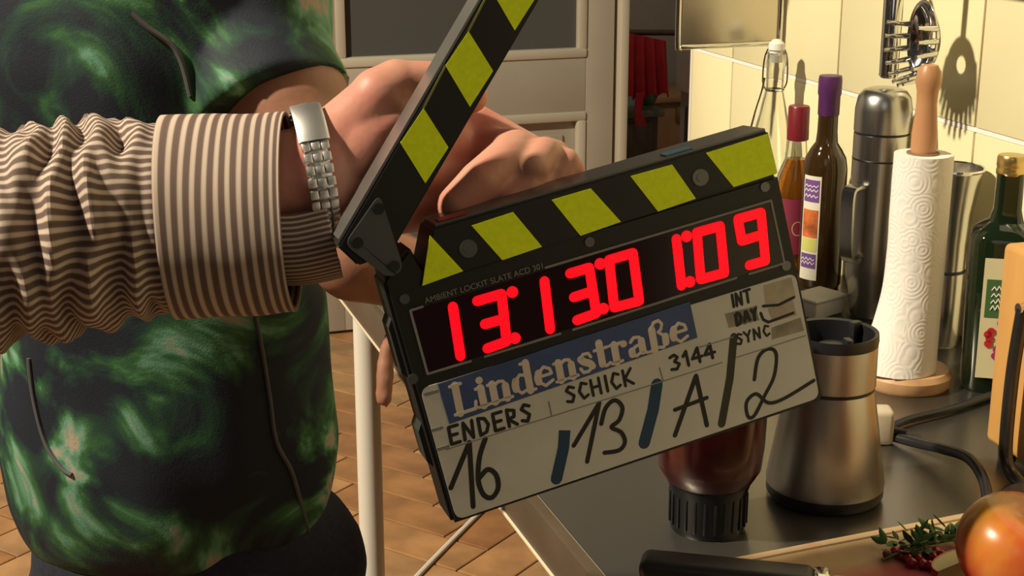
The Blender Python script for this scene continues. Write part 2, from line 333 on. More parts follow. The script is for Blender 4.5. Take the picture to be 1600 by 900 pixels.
for j in range(NZ+1):
    s = j/NZ; l = a.lerp(d_, s); r = b_.lerp(c_, s); rr = []
    for side in (0, 1):
        q = []
        for i in range(NX+1):
            u = i/NX; p = l.lerp(r, u); y = .018*sin(u*26)*(0.25+s)+(.012 if side else 0); zz = -.012*s*sin(u*26+1) if j == NZ else 0
            q.append(bm.verts.new((p.x-t.location.x, y, p.z+zz-t.location.z)))
        rr.append(q)
    rows_.append(rr)
for j in range(NZ):
    for side in (0, 1):
        for i in range(NX): bm.faces.new((rows_[j][side][i], rows_[j][side][i+1], rows_[j+1][side][i+1], rows_[j+1][side][i]))
    for i in (0, NX): bm.faces.new((rows_[j][0][i], rows_[j][1][i], rows_[j+1][1][i], rows_[j+1][0][i]))
for j in (0, NZ):
    for i in range(NX): bm.faces.new((rows_[j][0][i], rows_[j][0][i+1], rows_[j][1][i+1], rows_[j][1][i]))
RC = M('red_cloth', (.30, .008, .016), .8, var=.15, scale=14); new('cloth', bm, RC, t)
e0 = at_y(999, 145, 5.48)-t.location; e1 = at_y(996, 175, 5.48)-t.location; e2 = at_y(1000, 197, 5.48)-t.location
bm = B(); W_ = .022
prism(bm, [(e0.x-W_*.8, e0.z), (e0.x+W_*.8, e0.z), (e1.x+W_*.6, e1.z), (e2.x+W_*1.3, e2.z), (e2.x-W_*1.1, e2.z+.01), (e1.x-W_*.7, e1.z)], 0, .008, lambda p: Vector((p.x, -.03+p.z, p.y)))
new('tie', bm, RC, t, smooth=False)
new('hanging_rail', tube([(-.3, .03, a.z-t.location.z+.005), (.3, .03, b_.z-t.location.z+.02)], .012), DW, t)
P = at_y(1086, 150, 4.6)
t = thing('white_cabinet', 'white tall cabinet in the hall, half hidden by the tiled wall', 'cabinet', (P.x, 4.6, 0))
WC = M('cool_white', (.62, .62, .64), .5)
new('body', box(B(), (0, 0, P.z), (.5, .165, 1.7), .006), WC, t); new('door', box(B(), (.012, -.014, P.z+.02), (.488, 0, 1.68), .004), WC, t)
new('base', box(B(), (.012, .01, 0), (.5, .14, P.z)), M('grey_base', (.32, .31, .31), .6), t, smooth=False); new('slot', box(B(), (.006, .05, .25), (.0125, .09, P.z-.05)), M('gap_dark'), t, smooth=False)
# ================================================================== WORKTOP
t = thing('worktop', 'grey steel kitchen worktop with brown front edge along the tiled wall', 'worktop', (.385, .7, 0))
wt = (.385, .7)
def wp(nm, lo, hi, mat, bev=0): return new(nm, box(B(), (lo[0]-wt[0], lo[1]-wt[1], lo[2]), (hi[0]-wt[0], hi[1]-wt[1], hi[2]), bev), mat, t)
TOPS = M('worktop_steel', (.25, .235, .21), .30, .9, bump=.05, bscale=9)
wp('board', (.392, -.7, .862), (.992, 2.10, .8985), M('chipboard', (.25, .2, .14), .8))
wp('steel_sheet', (.393, -.7, .8986), (.992, 2.10, .9), TOPS, .0005)
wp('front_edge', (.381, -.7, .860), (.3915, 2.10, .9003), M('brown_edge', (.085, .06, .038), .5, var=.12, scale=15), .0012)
wp('edge_strip', (.3795, -.7, .8585), (.383, 2.10, .8615), M('pale_edge', (.75, .62, .45), .4), .0005)
LEG = M('white_leg', (.70, .66, .58), .35)
LP = at_z(523, 486, .86)
for (lx, ly) in ((.403, LP.y), (.403, .02), (.94, 1.95), (.94, .02)):
    lg = new('leg', lathe([(0, 0), (.022, 0), (.022, .02), (.0165, .022), (.0165, .86), (0, .86)], 28), LEG, t, loc=(lx-wt[0], ly-wt[1], 0))
tag(new('floor_cable', tube(catmull([at_z(600, 960, .006), at_z(652, 900, .006), at_z(735, 815, .006), at_z(790, 762, .006), at_z(830, 735, .006)]), .0055, 8), M('white_cable', (.85, .8, .72), .4)), 'thin white cable running across the brown parquet floor', 'cable')
# ================================================================== THINGS ON THE WORKTOP AND WALL
CZ = .9
def spot(px, py, z=CZ): return at_z(px, py, z)
def ztop(P, py): return z_for(P.x, P.y, py)-CZ
# --- paper towel holder + roll
P = Vector((.845, 1.262, CZ)); H1 = ztop(P, 240)
t = thing('towel_holder', 'wooden paper towel holder with round base and turned knob', 'towel holder', P)
WOODL = M('beech', (.52, .30, .15), .45, var=.15, scale=8, stretch=(6, 6, 1))
new('base', lathe([(0, 0), (.043, 0), (.046, .004), (.046, .013), (.042, .018), (0, .018)], 48), WOODL, t)
hk = ztop(P, 100)
new('rod', lathe([(0, .018), (.010, .018), (.010, H1-.01), (.0125, H1+.005), (.0125, H1+.02), (.0098, H1+.05), (.0105, H1+.062), (.0125, hk-.018), (.0115, hk-.007), (.008, hk-.001), (0, hk)], 28), M('beech_knob', (.46, .23, .11), .4, var=.12, scale=8, stretch=(6, 6, 1)), t)
n = 40; zs = [.0185+(H1-.0185)*k/n for k in range(n+1)]; cs, ru = [], []
for z in zs:
    q = max(0, 1-(z-.018)/.115)**2.0; r = .0280+.0120*q; cs.append(Vector((-RT.x*.012*q, -RT.y*.012*q, z))); ru.append(r)
t = thing('paper_towel', 'white embossed paper towel roll with a loose flared end', 'paper towel', P)
new('roll', loft(cs, ru, ru, [Vector((1, 0, 0))]*(n+1), [Vector((0, 1, 0))]*(n+1), 64, lambda s, a: .0006*noise.noise((cos(a)*2, sin(a)*2, s*6))), paper_towel(), t)
new('core', lathe([(.0115, H1-.004), (.0115, H1+.0015), (.016, H1+.0015), (.016, H1-.004)], 28), M('cardboard', (.22, .15, .09), .9), t)
cs2 = [Vector((c.x, c.y, c.z)) for c in cs]
new('loose_sheet', loft(cs2, [r+.0013+.0012*k/n for k, r in enumerate(ru)], [r+.0013 for r in ru], [Vector((1, 0, 0))]*(n+1), [Vector((0, 1, 0))]*(n+1), 30, None, (1, 1), False, (-2.2, -.55)), paper_towel(), t)
# --- steel motor base (blender) with black rims
P = spot(1287, 772); t = thing('blender_base', 'conical brushed steel blender base with black top beside the red cup', 'blender', P)
k = proj(P)[2]/F; hb = ztop(P, 520)
new('body', lathe([(0, .012), (90*k, .012), (91*k, .016), (66*k, hb-.045), (66*k, hb-.046)], 56), M('satin_steel', (.50, .46, .42), .33, 1, bump=.1, bscale=30, stretch=(1, 1, .02)), t)
new('foot', lathe([(0, 0), (84*k, 0), (90*k, .005), (90*k, .0125), (0, .0125)], 56), BLACK, t)
new('collar', lathe([(65*k, hb-.044), (67.5*k, hb-.043), (67*k, hb-.006), (64*k, hb-.004)], 56), M('satin_steel'), t)
new('collar_groove', lathe([(64*k, hb-.047), (66.4*k, hb-.0465), (66.4*k, hb-.0435), (64*k, hb-.043)], 56), BLACK, t)
new('cup_seat', lathe([(67*k, hb-.008), (68*k, hb-.004), (67*k, hb+.002), (61*k, hb+.001), (58*k, hb-.018), (25*k, hb-.022), (22*k, hb-.010), (0, hb-.008)], 56), BLACK, t)
for q in range(3): new('coupling_lug', box(B(), (-.005, -.003, hb-.02), (.005, .003, hb+.004), .001, Matrix.Rotation(2*pi*q/3+.4, 4, 'Z') @ Matrix.Translation((53*k, 0, 0))), BLACK, t)
# --- red cup on black screw base
P = spot(1105, 822); k = proj(P)[2]/F
t = thing('smoothie_cup', 'dark red filled blender cup standing on its black screw base', 'cup', P)
h0 = ztop(P, 800); 
new('screw_base', lathe([(0, 0), (57*k, 0), (59*k, .004), (60*k, .034), (64*k, .040), (64*k, .043), (0, .043)], 48), M('black_gloss', (.006, .006, .008), .25), t)
for q in range(24): new('grip_rib', box(B(), (59*k, -.0012, .006), (61.5*k, .0012, .033), .0006, Matrix.Rotation(2*pi*q/24, 4, 'Z')), BLACK, t)
new('juice', lathe([(0, .0435), (66*k, .0435), (76*k, .056), (80*k, .075), (84*k, .15), (0, .15)], 56), M('red_juice', (.065, .004, .007), .3, var=.5, scale=18), t)
new('cup_wall', lathe([(66*k, .043), (67*k, .0431), (79*k, .054), (83*k, .074), (88*k, .185), (86.5*k, .185), (81.5*k, .075), (77*k, .056)], 56), M('clear_plastic', (.95, .85, .85), .06, trans=1, ior=1.3), t)
# --- clear swing-top bottle
GLASS = M('clear_glass', (.96, .96, .92), .02, trans=1, ior=1.35)
P = Vector((.953, 1.775, CZ)); k = proj((P.x, P.y, 1.1))[2]/F
t = thing('swing_top_bottle', 'clear empty glass bottle with wire swing top beside the tiled wall end', 'bottle', P); hz = ztop(P, 82); hn = ztop(P, 138)
new('glass', lathe([(0, 0), (46*k, 0), (48*k, .006), (47*k, hn*.42), (36*k, hn*.62), (22*k, hn*.85), (14*k, hn), (14*k, hz-.02), (17*k, hz-.016), (17*k, hz-.004), (14*k, hz), (11*k, hz-.002), (11*k, hn), (19*k, hn*.85), (33*k, hn*.62), (44*k, hn*.42), (45*k, .008), (0, .008)], 40), GLASS, t)
new('stopper', lathe([(0, hz-.012), (10.5*k, hz-.012), (10.5*k, hz+.002), (13*k, hz+.004), (12*k, hz+.012), (6*k, hz+.017), (0, hz+.018)], 28), WHITEP, t)
WIRE = POLISH
new('neck_wire', lathe([(14.2*k, hn-.003), (16*k, hn-.0015), (14.2*k, hn)], 28), WIRE, t)
rx, ry = RT.x, RT.y
new('bail_wire', tube(catmull([(-rx*15*k, -ry*15*k, hn), (-rx*19*k, -ry*19*k, hn+.012), (-rx*16*k, -ry*16*k, hz-.002), (0, 0, hz+.014), (rx*16*k, ry*16*k, hz-.002), (rx*19*k, ry*19*k, hn+.012), (rx*15*k, ry*15*k, hn)]), .0013, 8), WIRE, t)
new('lever_wire', tube(catmull([(-rx*16*k, -ry*16*k, hn+.014), (-rx*20*k, -ry*20*k, hn-.005), (-rx*28*k, -ry*28*k, hn-.03), (-rx*36*k, -ry*36*k, hn-.06)]), .0014, 8), WIRE, t)
# --- liquor bottle, red cap
P = Vector((.940, 1.683, CZ)); k = proj((P.x, P.y, 1.05))[2]/F; hc0 = ztop(P, 215); hc1 = ztop(P, 165); hl = ztop(P, 245)
t = thing('liquor_bottle', 'amber liquor bottle with dark red cap behind the slate corner', 'bottle', P)
new('glass', lathe([(0, 0), (30*k, 0), (32*k, .004), (32*k, hl-.045), (28*k, hl-.022), (17*k, hl), (14.5*k, hc0), (12.5*k, hc0), (15*k, hl), (26*k, hl-.024), (30*k, hl-.046), (30*k, .006), (0, .006)], 40), GLASS, t)
new('liquor', lathe([(0, .007), (29.3*k, .007), (29.3*k, hl-.047), (25*k, hl-.025), (15*k, hl-.002), (0, hl-.002)], 40), M('amber', (.55, .20, .02), .05, trans=.75, ior=1.34), t)
new('cap', lathe([(15*k, hc0-.003), (17*k, hc0-.002), (16.5*k, hc1-.002), (15*k, hc1), (0, hc1)], 36), M('maroon_cap', (.17, .012, .02), .35), t)
def cyl_label(nm, r, z0, z1, a0, a1, mat, par, n=14):
    bm = B(); q = [[bm.verts.new((rr*cos(a0+(a1-a0)*i/n), rr*sin(a0+(a1-a0)*i/n), z)) for i in range(n+1)] for rr, z in ((r-.0003, z0), (r, z0), (r, z1), (r-.0003, z1))]
    for A_, B_ in zip(q, q[1:]):
        for i in range(n): bm.faces.new((A_[i], A_[i+1], B_[i+1], B_[i]))
    return new(nm, bm, mat, par)
VA = atan2(-P.y, -P.x)
lb = cyl_label('label', 32.3*k, ztop(P, 390), ztop(P, 305), VA-1.2, VA+1.2, M('maroon_label', (.20, .02, .045), .5), t)
def curved(bm, lines, r, A0, wd, sgn=1):          # print drawn on a bottle: x metres round, z up
    for pl in lines:
        for (x0, z0), (x1, z1) in zip(pl, pl[1:]):
            a = A0+x0/r; b = A0+x1/r; p = Vector((r*cos(a), r*sin(a), z0)); q = Vector((r*cos(b), r*sin(b), z1)); nn = Vector((cos((a+b)/2), sin((a+b)/2), 0))
            if (q-p).length < 1e-6: continue
            s = (q-p).normalized().cross(nn)*wd/2; vv = [bm.verts.new(v) for v in (p-s, q-s, q+s, p+s)]; bm.faces.new(vv)
    return bm
def scribble(x0, x1, z, h, n=7): return [[(x0+(x1-x0)*i/n, z+(h if i % 2 else 0)*random.uniform(.5, 1)) for i in range(n+1)]]
bm = B(); curved(bm, [[(.006+.007*cos(2*pi*i/14), ztop(P, 350)+.009*sin(2*pi*i/14)) for i in range(15)]], 32.6*k, VA, .0015); new('label_ring', bm, M('label_gold', (.45, .28, .12), .5), lb)
# --- vinegar bottle, purple capsule
P = Vector((.941, 1.612, CZ)); k = proj((P.x, P.y, 1.0))[2]/F; Z = lambda y: ztop(P, y)
t = thing('purple_cap_bottle', 'tall brown bottle with purple capsule and purple fruit label', 'bottle', P)
new('glass', lathe([(0, 0), (31*k, 0), (34*k, .005), (34*k, Z(262)), (31*k, Z(245)), (24*k, Z(232)), (17*k, Z(222)), (15.5*k, Z(205)), (15*k, Z(172)), (0, Z(172))], 44), M('brown_glass', (.045, .022, .006), .07, coat=.5, trans=.25), t)
new('capsule', lathe([(15.6*k, Z(180)), (16.4*k, Z(178)), (16.6*k, Z(150)), (18*k, Z(146)), (18*k, Z(125)), (17*k, Z(118)), (0, Z(117))], 36), M('purple_foil', (.085, .02, .10), .4), t)
VA = atan2(-P.y, -P.x)
lb = cyl_label('label', 34.4*k, Z(430), Z(270), VA-1.05, VA-.12, M('label_paper', (.72, .68, .55), .6), t)
r = 34.8*k
for nm, z0, z1, m in (('purple_band', 310, 276, M('label_purple', (.17, .07, .26), .5)), ('fruit_print', 365, 322, M('label_orange', (.48, .12, .03), .5, var=.6, scale=60)), ('yellow_band', 386, 366, M('label_yellow', (.62, .60, .16), .5)), ('lower_band', 412, 390, M('label_purple'))): cyl_label(nm, r, Z(z0), Z(z1), VA-.98, VA-.19, m, lb)
bm = B(); s0 = -.95*r; s1 = -.25*r
for z in (283, 290, 299, 396, 402): new('print_line', curved(B(), scribble(s0, s1, Z(z+4), .004), r+.0002, VA, .0009), M('print_white', (.85, .83, .78), .6), lb, smooth=False)
# --- vacuum flask
P = Vector((.938, 1.485, CZ)); k = proj((P.x, P.y, 1.05))[2]/F; Z = lambda y: ztop(P, y)
t = thing('vacuum_flask', 'stainless steel vacuum flask with domed cup lid and side handle', 'flask', P)
new('body', lathe([(0, 0), (34*k, 0), (36*k, .003), (38*k, .03), (42*k, .045), (43*k, .06), (43*k, Z(208)), (40*k, Z(206)), (0, Z(206))], 48), M('flask_steel', (.60, .58, .55), .24, 1, bump=.06, bscale=60, stretch=(1, 1, .03)), t)
new('cup_lid', lathe([(40*k, Z(206)), (43.5*k, Z(204)), (43.5*k, Z(170)), (40*k, Z(151)), (33*k, Z(141)), (22*k, Z(137)), (0, Z(136))], 48), M('lid_steel', (.56, .54, .51), .26, 1), t)
new('lid_groove', lathe([(42*k, Z(208.5)), (42.6*k, Z(207)), (42*k, Z(204.5))], 48), BLACK, t)
new('lower_ring', lathe([(43*k, Z(248)), (43.6*k, Z(246.5)), (43*k, Z(245))], 48), BLACK, t)
hd = Vector((-.93, -.36, 0)).normalized()
hp = [hd*42*k+Vector((0, 0, Z(285))), hd*60*k+Vector((0, 0, Z(284))), hd*72*k+Vector((0, 0, Z(292))), hd*73*k+Vector((0, 0, Z(330))), hd*70*k+Vector((0, 0, Z(380))), hd*60*k+Vector((0, 0, Z(398))), hd*42*k+Vector((0, 0, Z(400)))]
hs = Vector((0, 0, 1)).cross(hd); pp = catmull(hp, 8); bm = B(); q = []
for i, p in enumerate(pp):
    tn = (pp[min(i+1, len(pp)-1)]-pp[max(i-1, 0)]).normalized(); nn = tn.cross(hs); q.append([bm.verts.new(p+hs*sx*.0085+nn*sy*.0018) for sx, sy in ((-1, -1), (1, -1), (1, 1), (-1, 1))])
for A_, B_ in zip(q, q[1:]):
    for i in range(4): bm.faces.new((A_[i], A_[(i+1) % 4], B_[(i+1) % 4], B_[i]))
bm.faces.new(q[0][::-1]); bm.faces.new(q[-1]); new('handle', bm, M('flask_steel'), t)
# --- white folded box
P = spot(1284, 484); t = thing('white_tray', 'small white box lying at the foot of the purple capped bottle', 'box', P, radians(20))
new('body', box(B(), (-.04, -.025, 0), (.012, .015, .020), .003), WHITEP, t); new('lid', box(B(), (-.042, -.027, .020), (.014, .017, .024), .002), M('white_card', (.8, .77, .7), .6), t)
# --- steel jug behind towel
P = Vector((.952, 1.362, CZ)); k = proj((P.x, P.y, 1.0))[2]/F; Z = lambda y: ztop(P, y)
t = thing('steel_jug', 'waisted steel jug behind the paper towel roll', 'jug', P)
new('body', lathe([(0, 0), (28*k, 0), (30*k, .004), (30*k, Z(420)), (29*k, Z(418)), (30*k, Z(380)), (34*k, Z(330)), (42*k, Z(285)), (46*k, Z(262)), (44*k, Z(262)), (32*k, Z(330)), (27*k, Z(400)), (0, Z(410))], 48), STEEL, t)
new('rim', lathe([(45*k, Z(266)), (47.5*k, Z(263)), (46.5*k, Z(260)), (44*k, Z(261))], 48), POLISH, t)
new('waist_ring', lathe([(29.5*k, Z(424)), (31*k, Z(421)), (29.5*k, Z(418))], 48), BLACK, t)
# --- green oil bottle
P = Vector((.926, 1.230, CZ)); k = proj((P.x, P.y, 1.0))[2]/F; Z = lambda y: ztop(P, y)
t = thing('oil_bottle', 'dark green oil bottle with gold cap and berry label', 'bottle', P)
new('glass', lathe([(0, 0), (45*k, 0), (48*k, .005), (50*k, Z(372)), (46*k, Z(360)), (36*k, Z(352)), (25*k, Z(344)), (20.5*k, Z(325)), (20*k, Z(270)), (0, Z(270))], 48, sq=4), M('green_glass', (.008, .016, .006), .06, coat=.6, trans=.12), t)
new('cap', lathe([(20.5*k, Z(273)), (22*k, Z(271)), (22*k, Z(264)), (21*k, Z(261)), (22*k, Z(258)), (22*k, Z(246)), (20*k, Z(242)), (0, Z(241))], 36), M('gold_cap', (.62, .46, .17), .25, .9), t)
VA = atan2(-P.y, -P.x)+.1
def flat_label(nm, x0, x1, z0, z1, off, mat, par): return new(nm, box(B(), (x0, -off-.0004, z0), (x1, -off, z1), 0, Matrix.Rotation(VA+pi/2, 4, 'Z')), mat, par, smooth=False)
t.rotation_euler = (0, 0, 0)
gl = [c for c in t.children if c.name.startswith('glass')][0]; gl.rotation_euler = (0, 0, VA+pi/2)
of = 50.6*k; hw = 30*k
lb = flat_label('label', -hw, hw, Z(575), Z(392), of, M('oil_paper', (.62, .56, .34), .6), t)
flat_label('green_panel', -hw*.82, hw*.82, Z(482), Z(424), of+.0005, M('label_green', (.05, .12, .035), .6), lb)
bm = B()
for z in (440, 450, 460, 470): strokes(bm, scribble(-hw*.55, hw*.5, Z(z), .006, 9), .0009, 0)
for v in bm.verts: v.co = Matrix.Rotation(VA+pi/2, 4, 'Z') @ Vector((v.co.x, -of-.0012+v.co.z, v.co.y))
new('label_script', bm, M('print_white'), lb, smooth=False)
def flower(nm, pts, rr, mat, par):
    bm = B()
    for x, z in pts: disc(bm, x*hw, Z(z), rr, -.0004, 0, 9)
    for v in bm.verts: v.co = Matrix.Rotation(VA+pi/2, 4, 'Z') @ Vector((v.co.x, -of-.0012+v.co.z, v.co.y))
    return new(nm, bm, mat, par, smooth=False)
flower('heart_print', [(.25, 424), (.45, 421), (.35, 428)], .0042, M('print_red', (.45, .015, .02), .6), lb)
flower('berry_print', [(-.55, 508), (-.4, 503), (-.45, 514), (-.5, 522)], .0040, M('print_red'), lb)
flower('blossom_print', [(.1, 520), (.2, 512), (.3, 526), (-.05, 530), (.15, 536), (.35, 505), (.45, 515), (.05, 490), (.25, 484), (.4, 492), (-.1, 540)], .0040, M('print_pink', (.33, .03, .12), .6), lb)
# --- wooden case with dark metal frame
P = spot(1536, 706); t = thing('wooden_case', 'upright orange wooden case with dark metal bow, at the right end of the worktop', 'case', P, -.05)
hw_ = ztop(P, 378); CW = M('orange_wood', (.58, .30, .09), .4, var=.10, scale=5, stretch=(8, 8, 1))
new('body', box(B(), (0, -.125, .012), (.12, 0, hw_), .006, seg=3), CW, t)
for fx, fy in ((.012, -.02), (.1, -.02), (.012, -.09), (.1, -.09)): new('foot', lathe([(0, 0), (.008, 0), (.009, .012), (0, .012)], 16), BLACK, t, loc=(fx, fy, 0))
new('metal_bow', tube(catmull([(-.012, -.056, hw_*.78), (-.016, -.056, hw_*.5), (-.016, -.056, .035), (-.016, -.062, .014), (-.016, -.076, .006), (-.016, -.096, .006), (-.016, -.108, .014), (-.016, -.115, .035), (-.016, -.115, hw_*.5), (-.012, -.115, hw_*.78)], 6), .006, 12), M('dark_metal', (.10, .095, .09), .3, .9), t)
for y in (-.056, -.115): new('bow_rivet', tube([(-.017, y, hw_*.78), (.004, y, hw_*.78)], .005, 12), POLISH, t)
# --- power cord and plug
P = spot(1372, 690); t = thing('power_adapter', 'cream power adapter behind the blender base', 'adapter', P, radians(-20))
new('body', box(B(), (-.014, -.012, 0), (.012, .012, .034), .005, seg=3), M('cream_plastic', (.55, .47, .34), .5), t); new('strain_relief', tube([(.010, -.002, .012), (.024, -.004, .010)], .0042, 12), BLACK, t)
cp = [spot(1700, 585), spot(1640, 600), spot(1590, 612), spot(1545, 626), spot(1480, 648), spot(1420, 663), spot(1392, 674)]
tag(new('black_cable', tube(catmull([c+Vector((0, 0, .005)) for c in cp], 8), .0042, 10), BLACK), 'black power cord curving back from the adapter towards the oil bottle', 'cord')
cp = [spot(1390, 690), spot(1430, 706), spot(1470, 728), spot(1510, 752), spot(1533, 775), spot(1542, 800), spot(1545, 830)]
tag(new('black_cable', tube(catmull([c+Vector((0, 0, .0055+.016*exp(-((i-3)/1.6)**2))) for i, c in enumerate(cp)], 8), .0048, 10), BLACK), 'black power cord running from the adapter to behind the red apple', 'cord')
P = spot(1612, 800); t = thing('black_lid', 'small black round lid lying behind the apples', 'dish', P); new('disc', lathe([(0, 0), (.024, 0), (.026, .004), (.026, .012), (.023, .016), (0, .018)], 32), BLACK, t); new('knob', lathe([(.006, .017), (.008, .024), (0, .026)], 20), BLACK, t)  # round black lid with a small knob
# --- cutting board and food
BZ = .921; c0 = at_z(1055, 886, BZ); c1 = at_z(1500, 800, BZ); ang = atan2(c1.y-c0.y, c1.x-c0.x)
t = thing('cutting_board', 'wooden cutting board stained with red juice on the steel worktop', 'cutting board', (c0.x, c0.y, CZ), ang)
CB = M('board_wood', (.42, .28, .15), .55); nt = CB.node_tree; bs = nt.nodes['Principled BSDF']
tc = nt.nodes.new('ShaderNodeTexCoord'); n1 = nt.nodes.new('ShaderNodeTexNoise'); n1.inputs['Scale'].default_value = 14; n1.inputs['Detail'].default_value = 5; nt.links.new(tc.outputs['Object'], n1.inputs['Vector'])
mp = nt.nodes.new('ShaderNodeMapping'); mp.inputs['Location'].default_value = (-.185, .085, 0); mp.inputs['Scale'].default_value = (7.5, 17, 1); nt.links.new(tc.outputs['Object'], mp.inputs[0])
gr = nt.nodes.new('ShaderNodeTexGradient'); gr.gradient_type = 'SPHERICAL'
mp.vector_type = 'POINT'; mp.inputs['Location'].default_value = (-.19*7.5, .088*17, 0); nt.links.new(mp.outputs[0], gr.inputs[0])
ad = nt.nodes.new('ShaderNodeMath'); ad.operation = 'MULTIPLY_ADD'; nt.links.new(n1.outputs['Fac'], ad.inputs[0]); ad.inputs[1].default_value = .9; nt.links.new(gr.outputs['Fac'], ad.inputs[2])
rr = ramp(nt, [(.3, (.40, .26, .14)), (.62, (.45, .31, .17)), (.85, (.42, .13, .08)), (1.1, (.36, .05, .05))]); nt.links.new(ad.outputs[0], rr.inputs[0]); nt.links.new(rr.outputs[0], bs.inputs['Base Color'])
new('board', box(B(), (0, -.30, 0), (.42, 0, BZ-CZ), .004, seg=3), CB, t)
new('juice_groove', tube([(.012, -.29, BZ-CZ), (.012, -.012, BZ-CZ), (.41, -.012, BZ-CZ), (.41, -.29, BZ-CZ)], .0012, 6), M('groove', (.28, .18, .09), .7), t)
k0 = at_z(990, 884, .924); k1 = at_z(1215, 903, .926); an = atan2(k1.y-k0.y, k1.x-k0.x)
t = thing('kitchen_knife', 'kitchen knife with thick black handle at the corner of the cutting board', 'knife', (k0.x, k0.y-.012, .9225), an)
new('handle', box(B(), (0, -.014, 0), (.125, .014, .017), .007, seg=4), M('knife_black', (.02, .02, .022), .4), t); new('bolster', box(B(), (.123, -.012, .002), (.135, .012, .016), .003), POLISH, t)
bm = B(); prism(bm, [(.13, -.018), (.21, -.014), (.24, .006), (.22, .011), (.13, .012)], .007, .0095); new('blade', bm, POLISH, t, smooth=False)
def apple(label, P, r, mat, rot):
    t = thing('apple', label, 'apple', P, rot, 'apples on the cutting board'); pr = []
    for i in range(25):
        a = -pi/2+pi*i/24; rr_ = r*cos(a)*(1+.06*sin(a)); z = r*.92*sin(a)
        if i > 17: z -= r*.35*((i-17)/7)**2*1.0
        if i < 4: z += r*.10*((4-i)/4)
        pr.append((max(rr_, 0) if 0 < i < 24 else 0, z+r*.85))
    o = new('flesh', lathe(pr, 48), mat, t, loc=(0, 0, 0)); new('stem', tube([(0, 0, r*1.25), (.002, 0, r*1.5), (.005, .001, r*1.72)], [.0016, .0014, .002], 8), M('stem_brown', (.10, .06, .03), .7), t)
    return t
AP = apple_skin('apple_red', (.46, .028, .022), (.55, .26, .03)); P = at_z(1550, 922, BZ)
ap = apple('large red and yellow apple on the cutting board beside the herb sprig', (P.x+.001, P.y-.005, BZ+.0045), .042, AP, 1.0); ap.rotation_euler = (.25, -.2, 1.0)
P = at_z(1780, 965, BZ); apple('yellow apple cut by the lower right corner of the view', (P.x, P.y, BZ), .034, apple_skin('apple_yellow', (.55, .33, .05), (.55, .40, .08)), 2.0)
P = at_z(1505, 903, BZ); t = thing('apple_wedge', 'pale cut apple wedge in front of the red apple', 'apple wedge', (P.x, P.y, BZ), .3)
bm = B(); 
for i in range(9):
    pass
prism(bm, [(.03*cos(pi*i/12), .016*sin(pi*i/12)) for i in range(13)], 0, .014); new('flesh', bm, M('apple_flesh', (.62, .56, .28), .5), t, smooth=False)
bm = B(); strokes(bm, [[(.0303*cos(pi*i/12), .0163*sin(pi*i/12)) for i in range(13)]], .001, .0143, .0143); new('peel', bm, AP, t, smooth=False)
P = at_z(1425, 866, BZ); t = thing('herb_sprig', 'green leafy herb sprig lying on the cutting board', 'herb', (P.x, P.y, BZ), ang)
GR = M('herb_green', (.045, .12, .02), .6, var=.4, scale=90)
new('stalk', tube(catmull([(-.03, -.004, .003), (0, 0, .005), (.035, .002, .004), (.05, .003, .003)]), .0011, 6), M('stalk_green', (.10, .14, .05), .6), t)
lm = None
for i in range(64):
    u = random.uniform(-.024, .05); o = None
    if lm is None:
        bm = B(); pr = [(-.0, 0), (.0022, .003), (.0026, .0065), (.0014, .0105), (0, .013)]
        ctr = [bm.verts.new((0, y, .0012*sin(y*200))) for _, y in pr]; l = [bm.verts.new((-x, y, .0004)) for x, y in pr[1:-1]]; r_ = [bm.verts.new((x, y, .0004)) for x, y in pr[1:-1]]
        for side in (l, r_):
            sq = [ctr[0]]+side+[ctr[-1]]
            for a_ in range(len(pr)-1):
                vs4 = [ctr[a_], ctr[a_+1]]+([sq[a_+1]] if sq[a_+1] is not ctr[a_+1] else [])+([sq[a_]] if sq[a_] is not ctr[a_] else [])
                if len(vs4) >= 3: bm.faces.new(vs4)
        o = new('leaf', bm, GR, t); lm = o.data
    else: o = bpy.data.objects.new('leaf', lm); COL.objects.link(o); o.parent = t
    o.location = (u, random.uniform(-.011, .012), random.uniform(.003, .014)); o.rotation_euler = (random.uniform(-.2, 1.1), random.uniform(-.7, .7), random.uniform(0, 6.28)); s = random.uniform(.8, 1.35); o.scale = (s, s, s)
BR = M('berry_red', (.30, .012, .025), .2, coat=.4); bme = None
bl = [(1398, 868), (1408, 874), (1418, 879), (1428, 873), (1436, 880), (1446, 870), (1455, 876), (1462, 868), (1468, 884), (1476, 888), (1442, 888), (1452, 890), (1424, 886), (1386, 872), (1412, 864), (1472, 874)]
for i, (x, y) in enumerate(bl):
    q = at_z(x, y, BZ)
    if bme is None: bm = B(); bmesh.ops.create_icosphere(bm, subdivisions=2, radius=.0043); o = new('red_seed', bm, BR); bme = o.data
    else: o = bpy.data.objects.new('red_seed', bme); COL.objects.link(o)
    o.location = (q.x, q.y, BZ+.0036); o.scale = (1, .85, .9); o.rotation_euler = (0, 0, i)
    tag(o, 'small glossy red pomegranate seed scattered below the herb sprig', 'seed', 'red seeds on the cutting board')
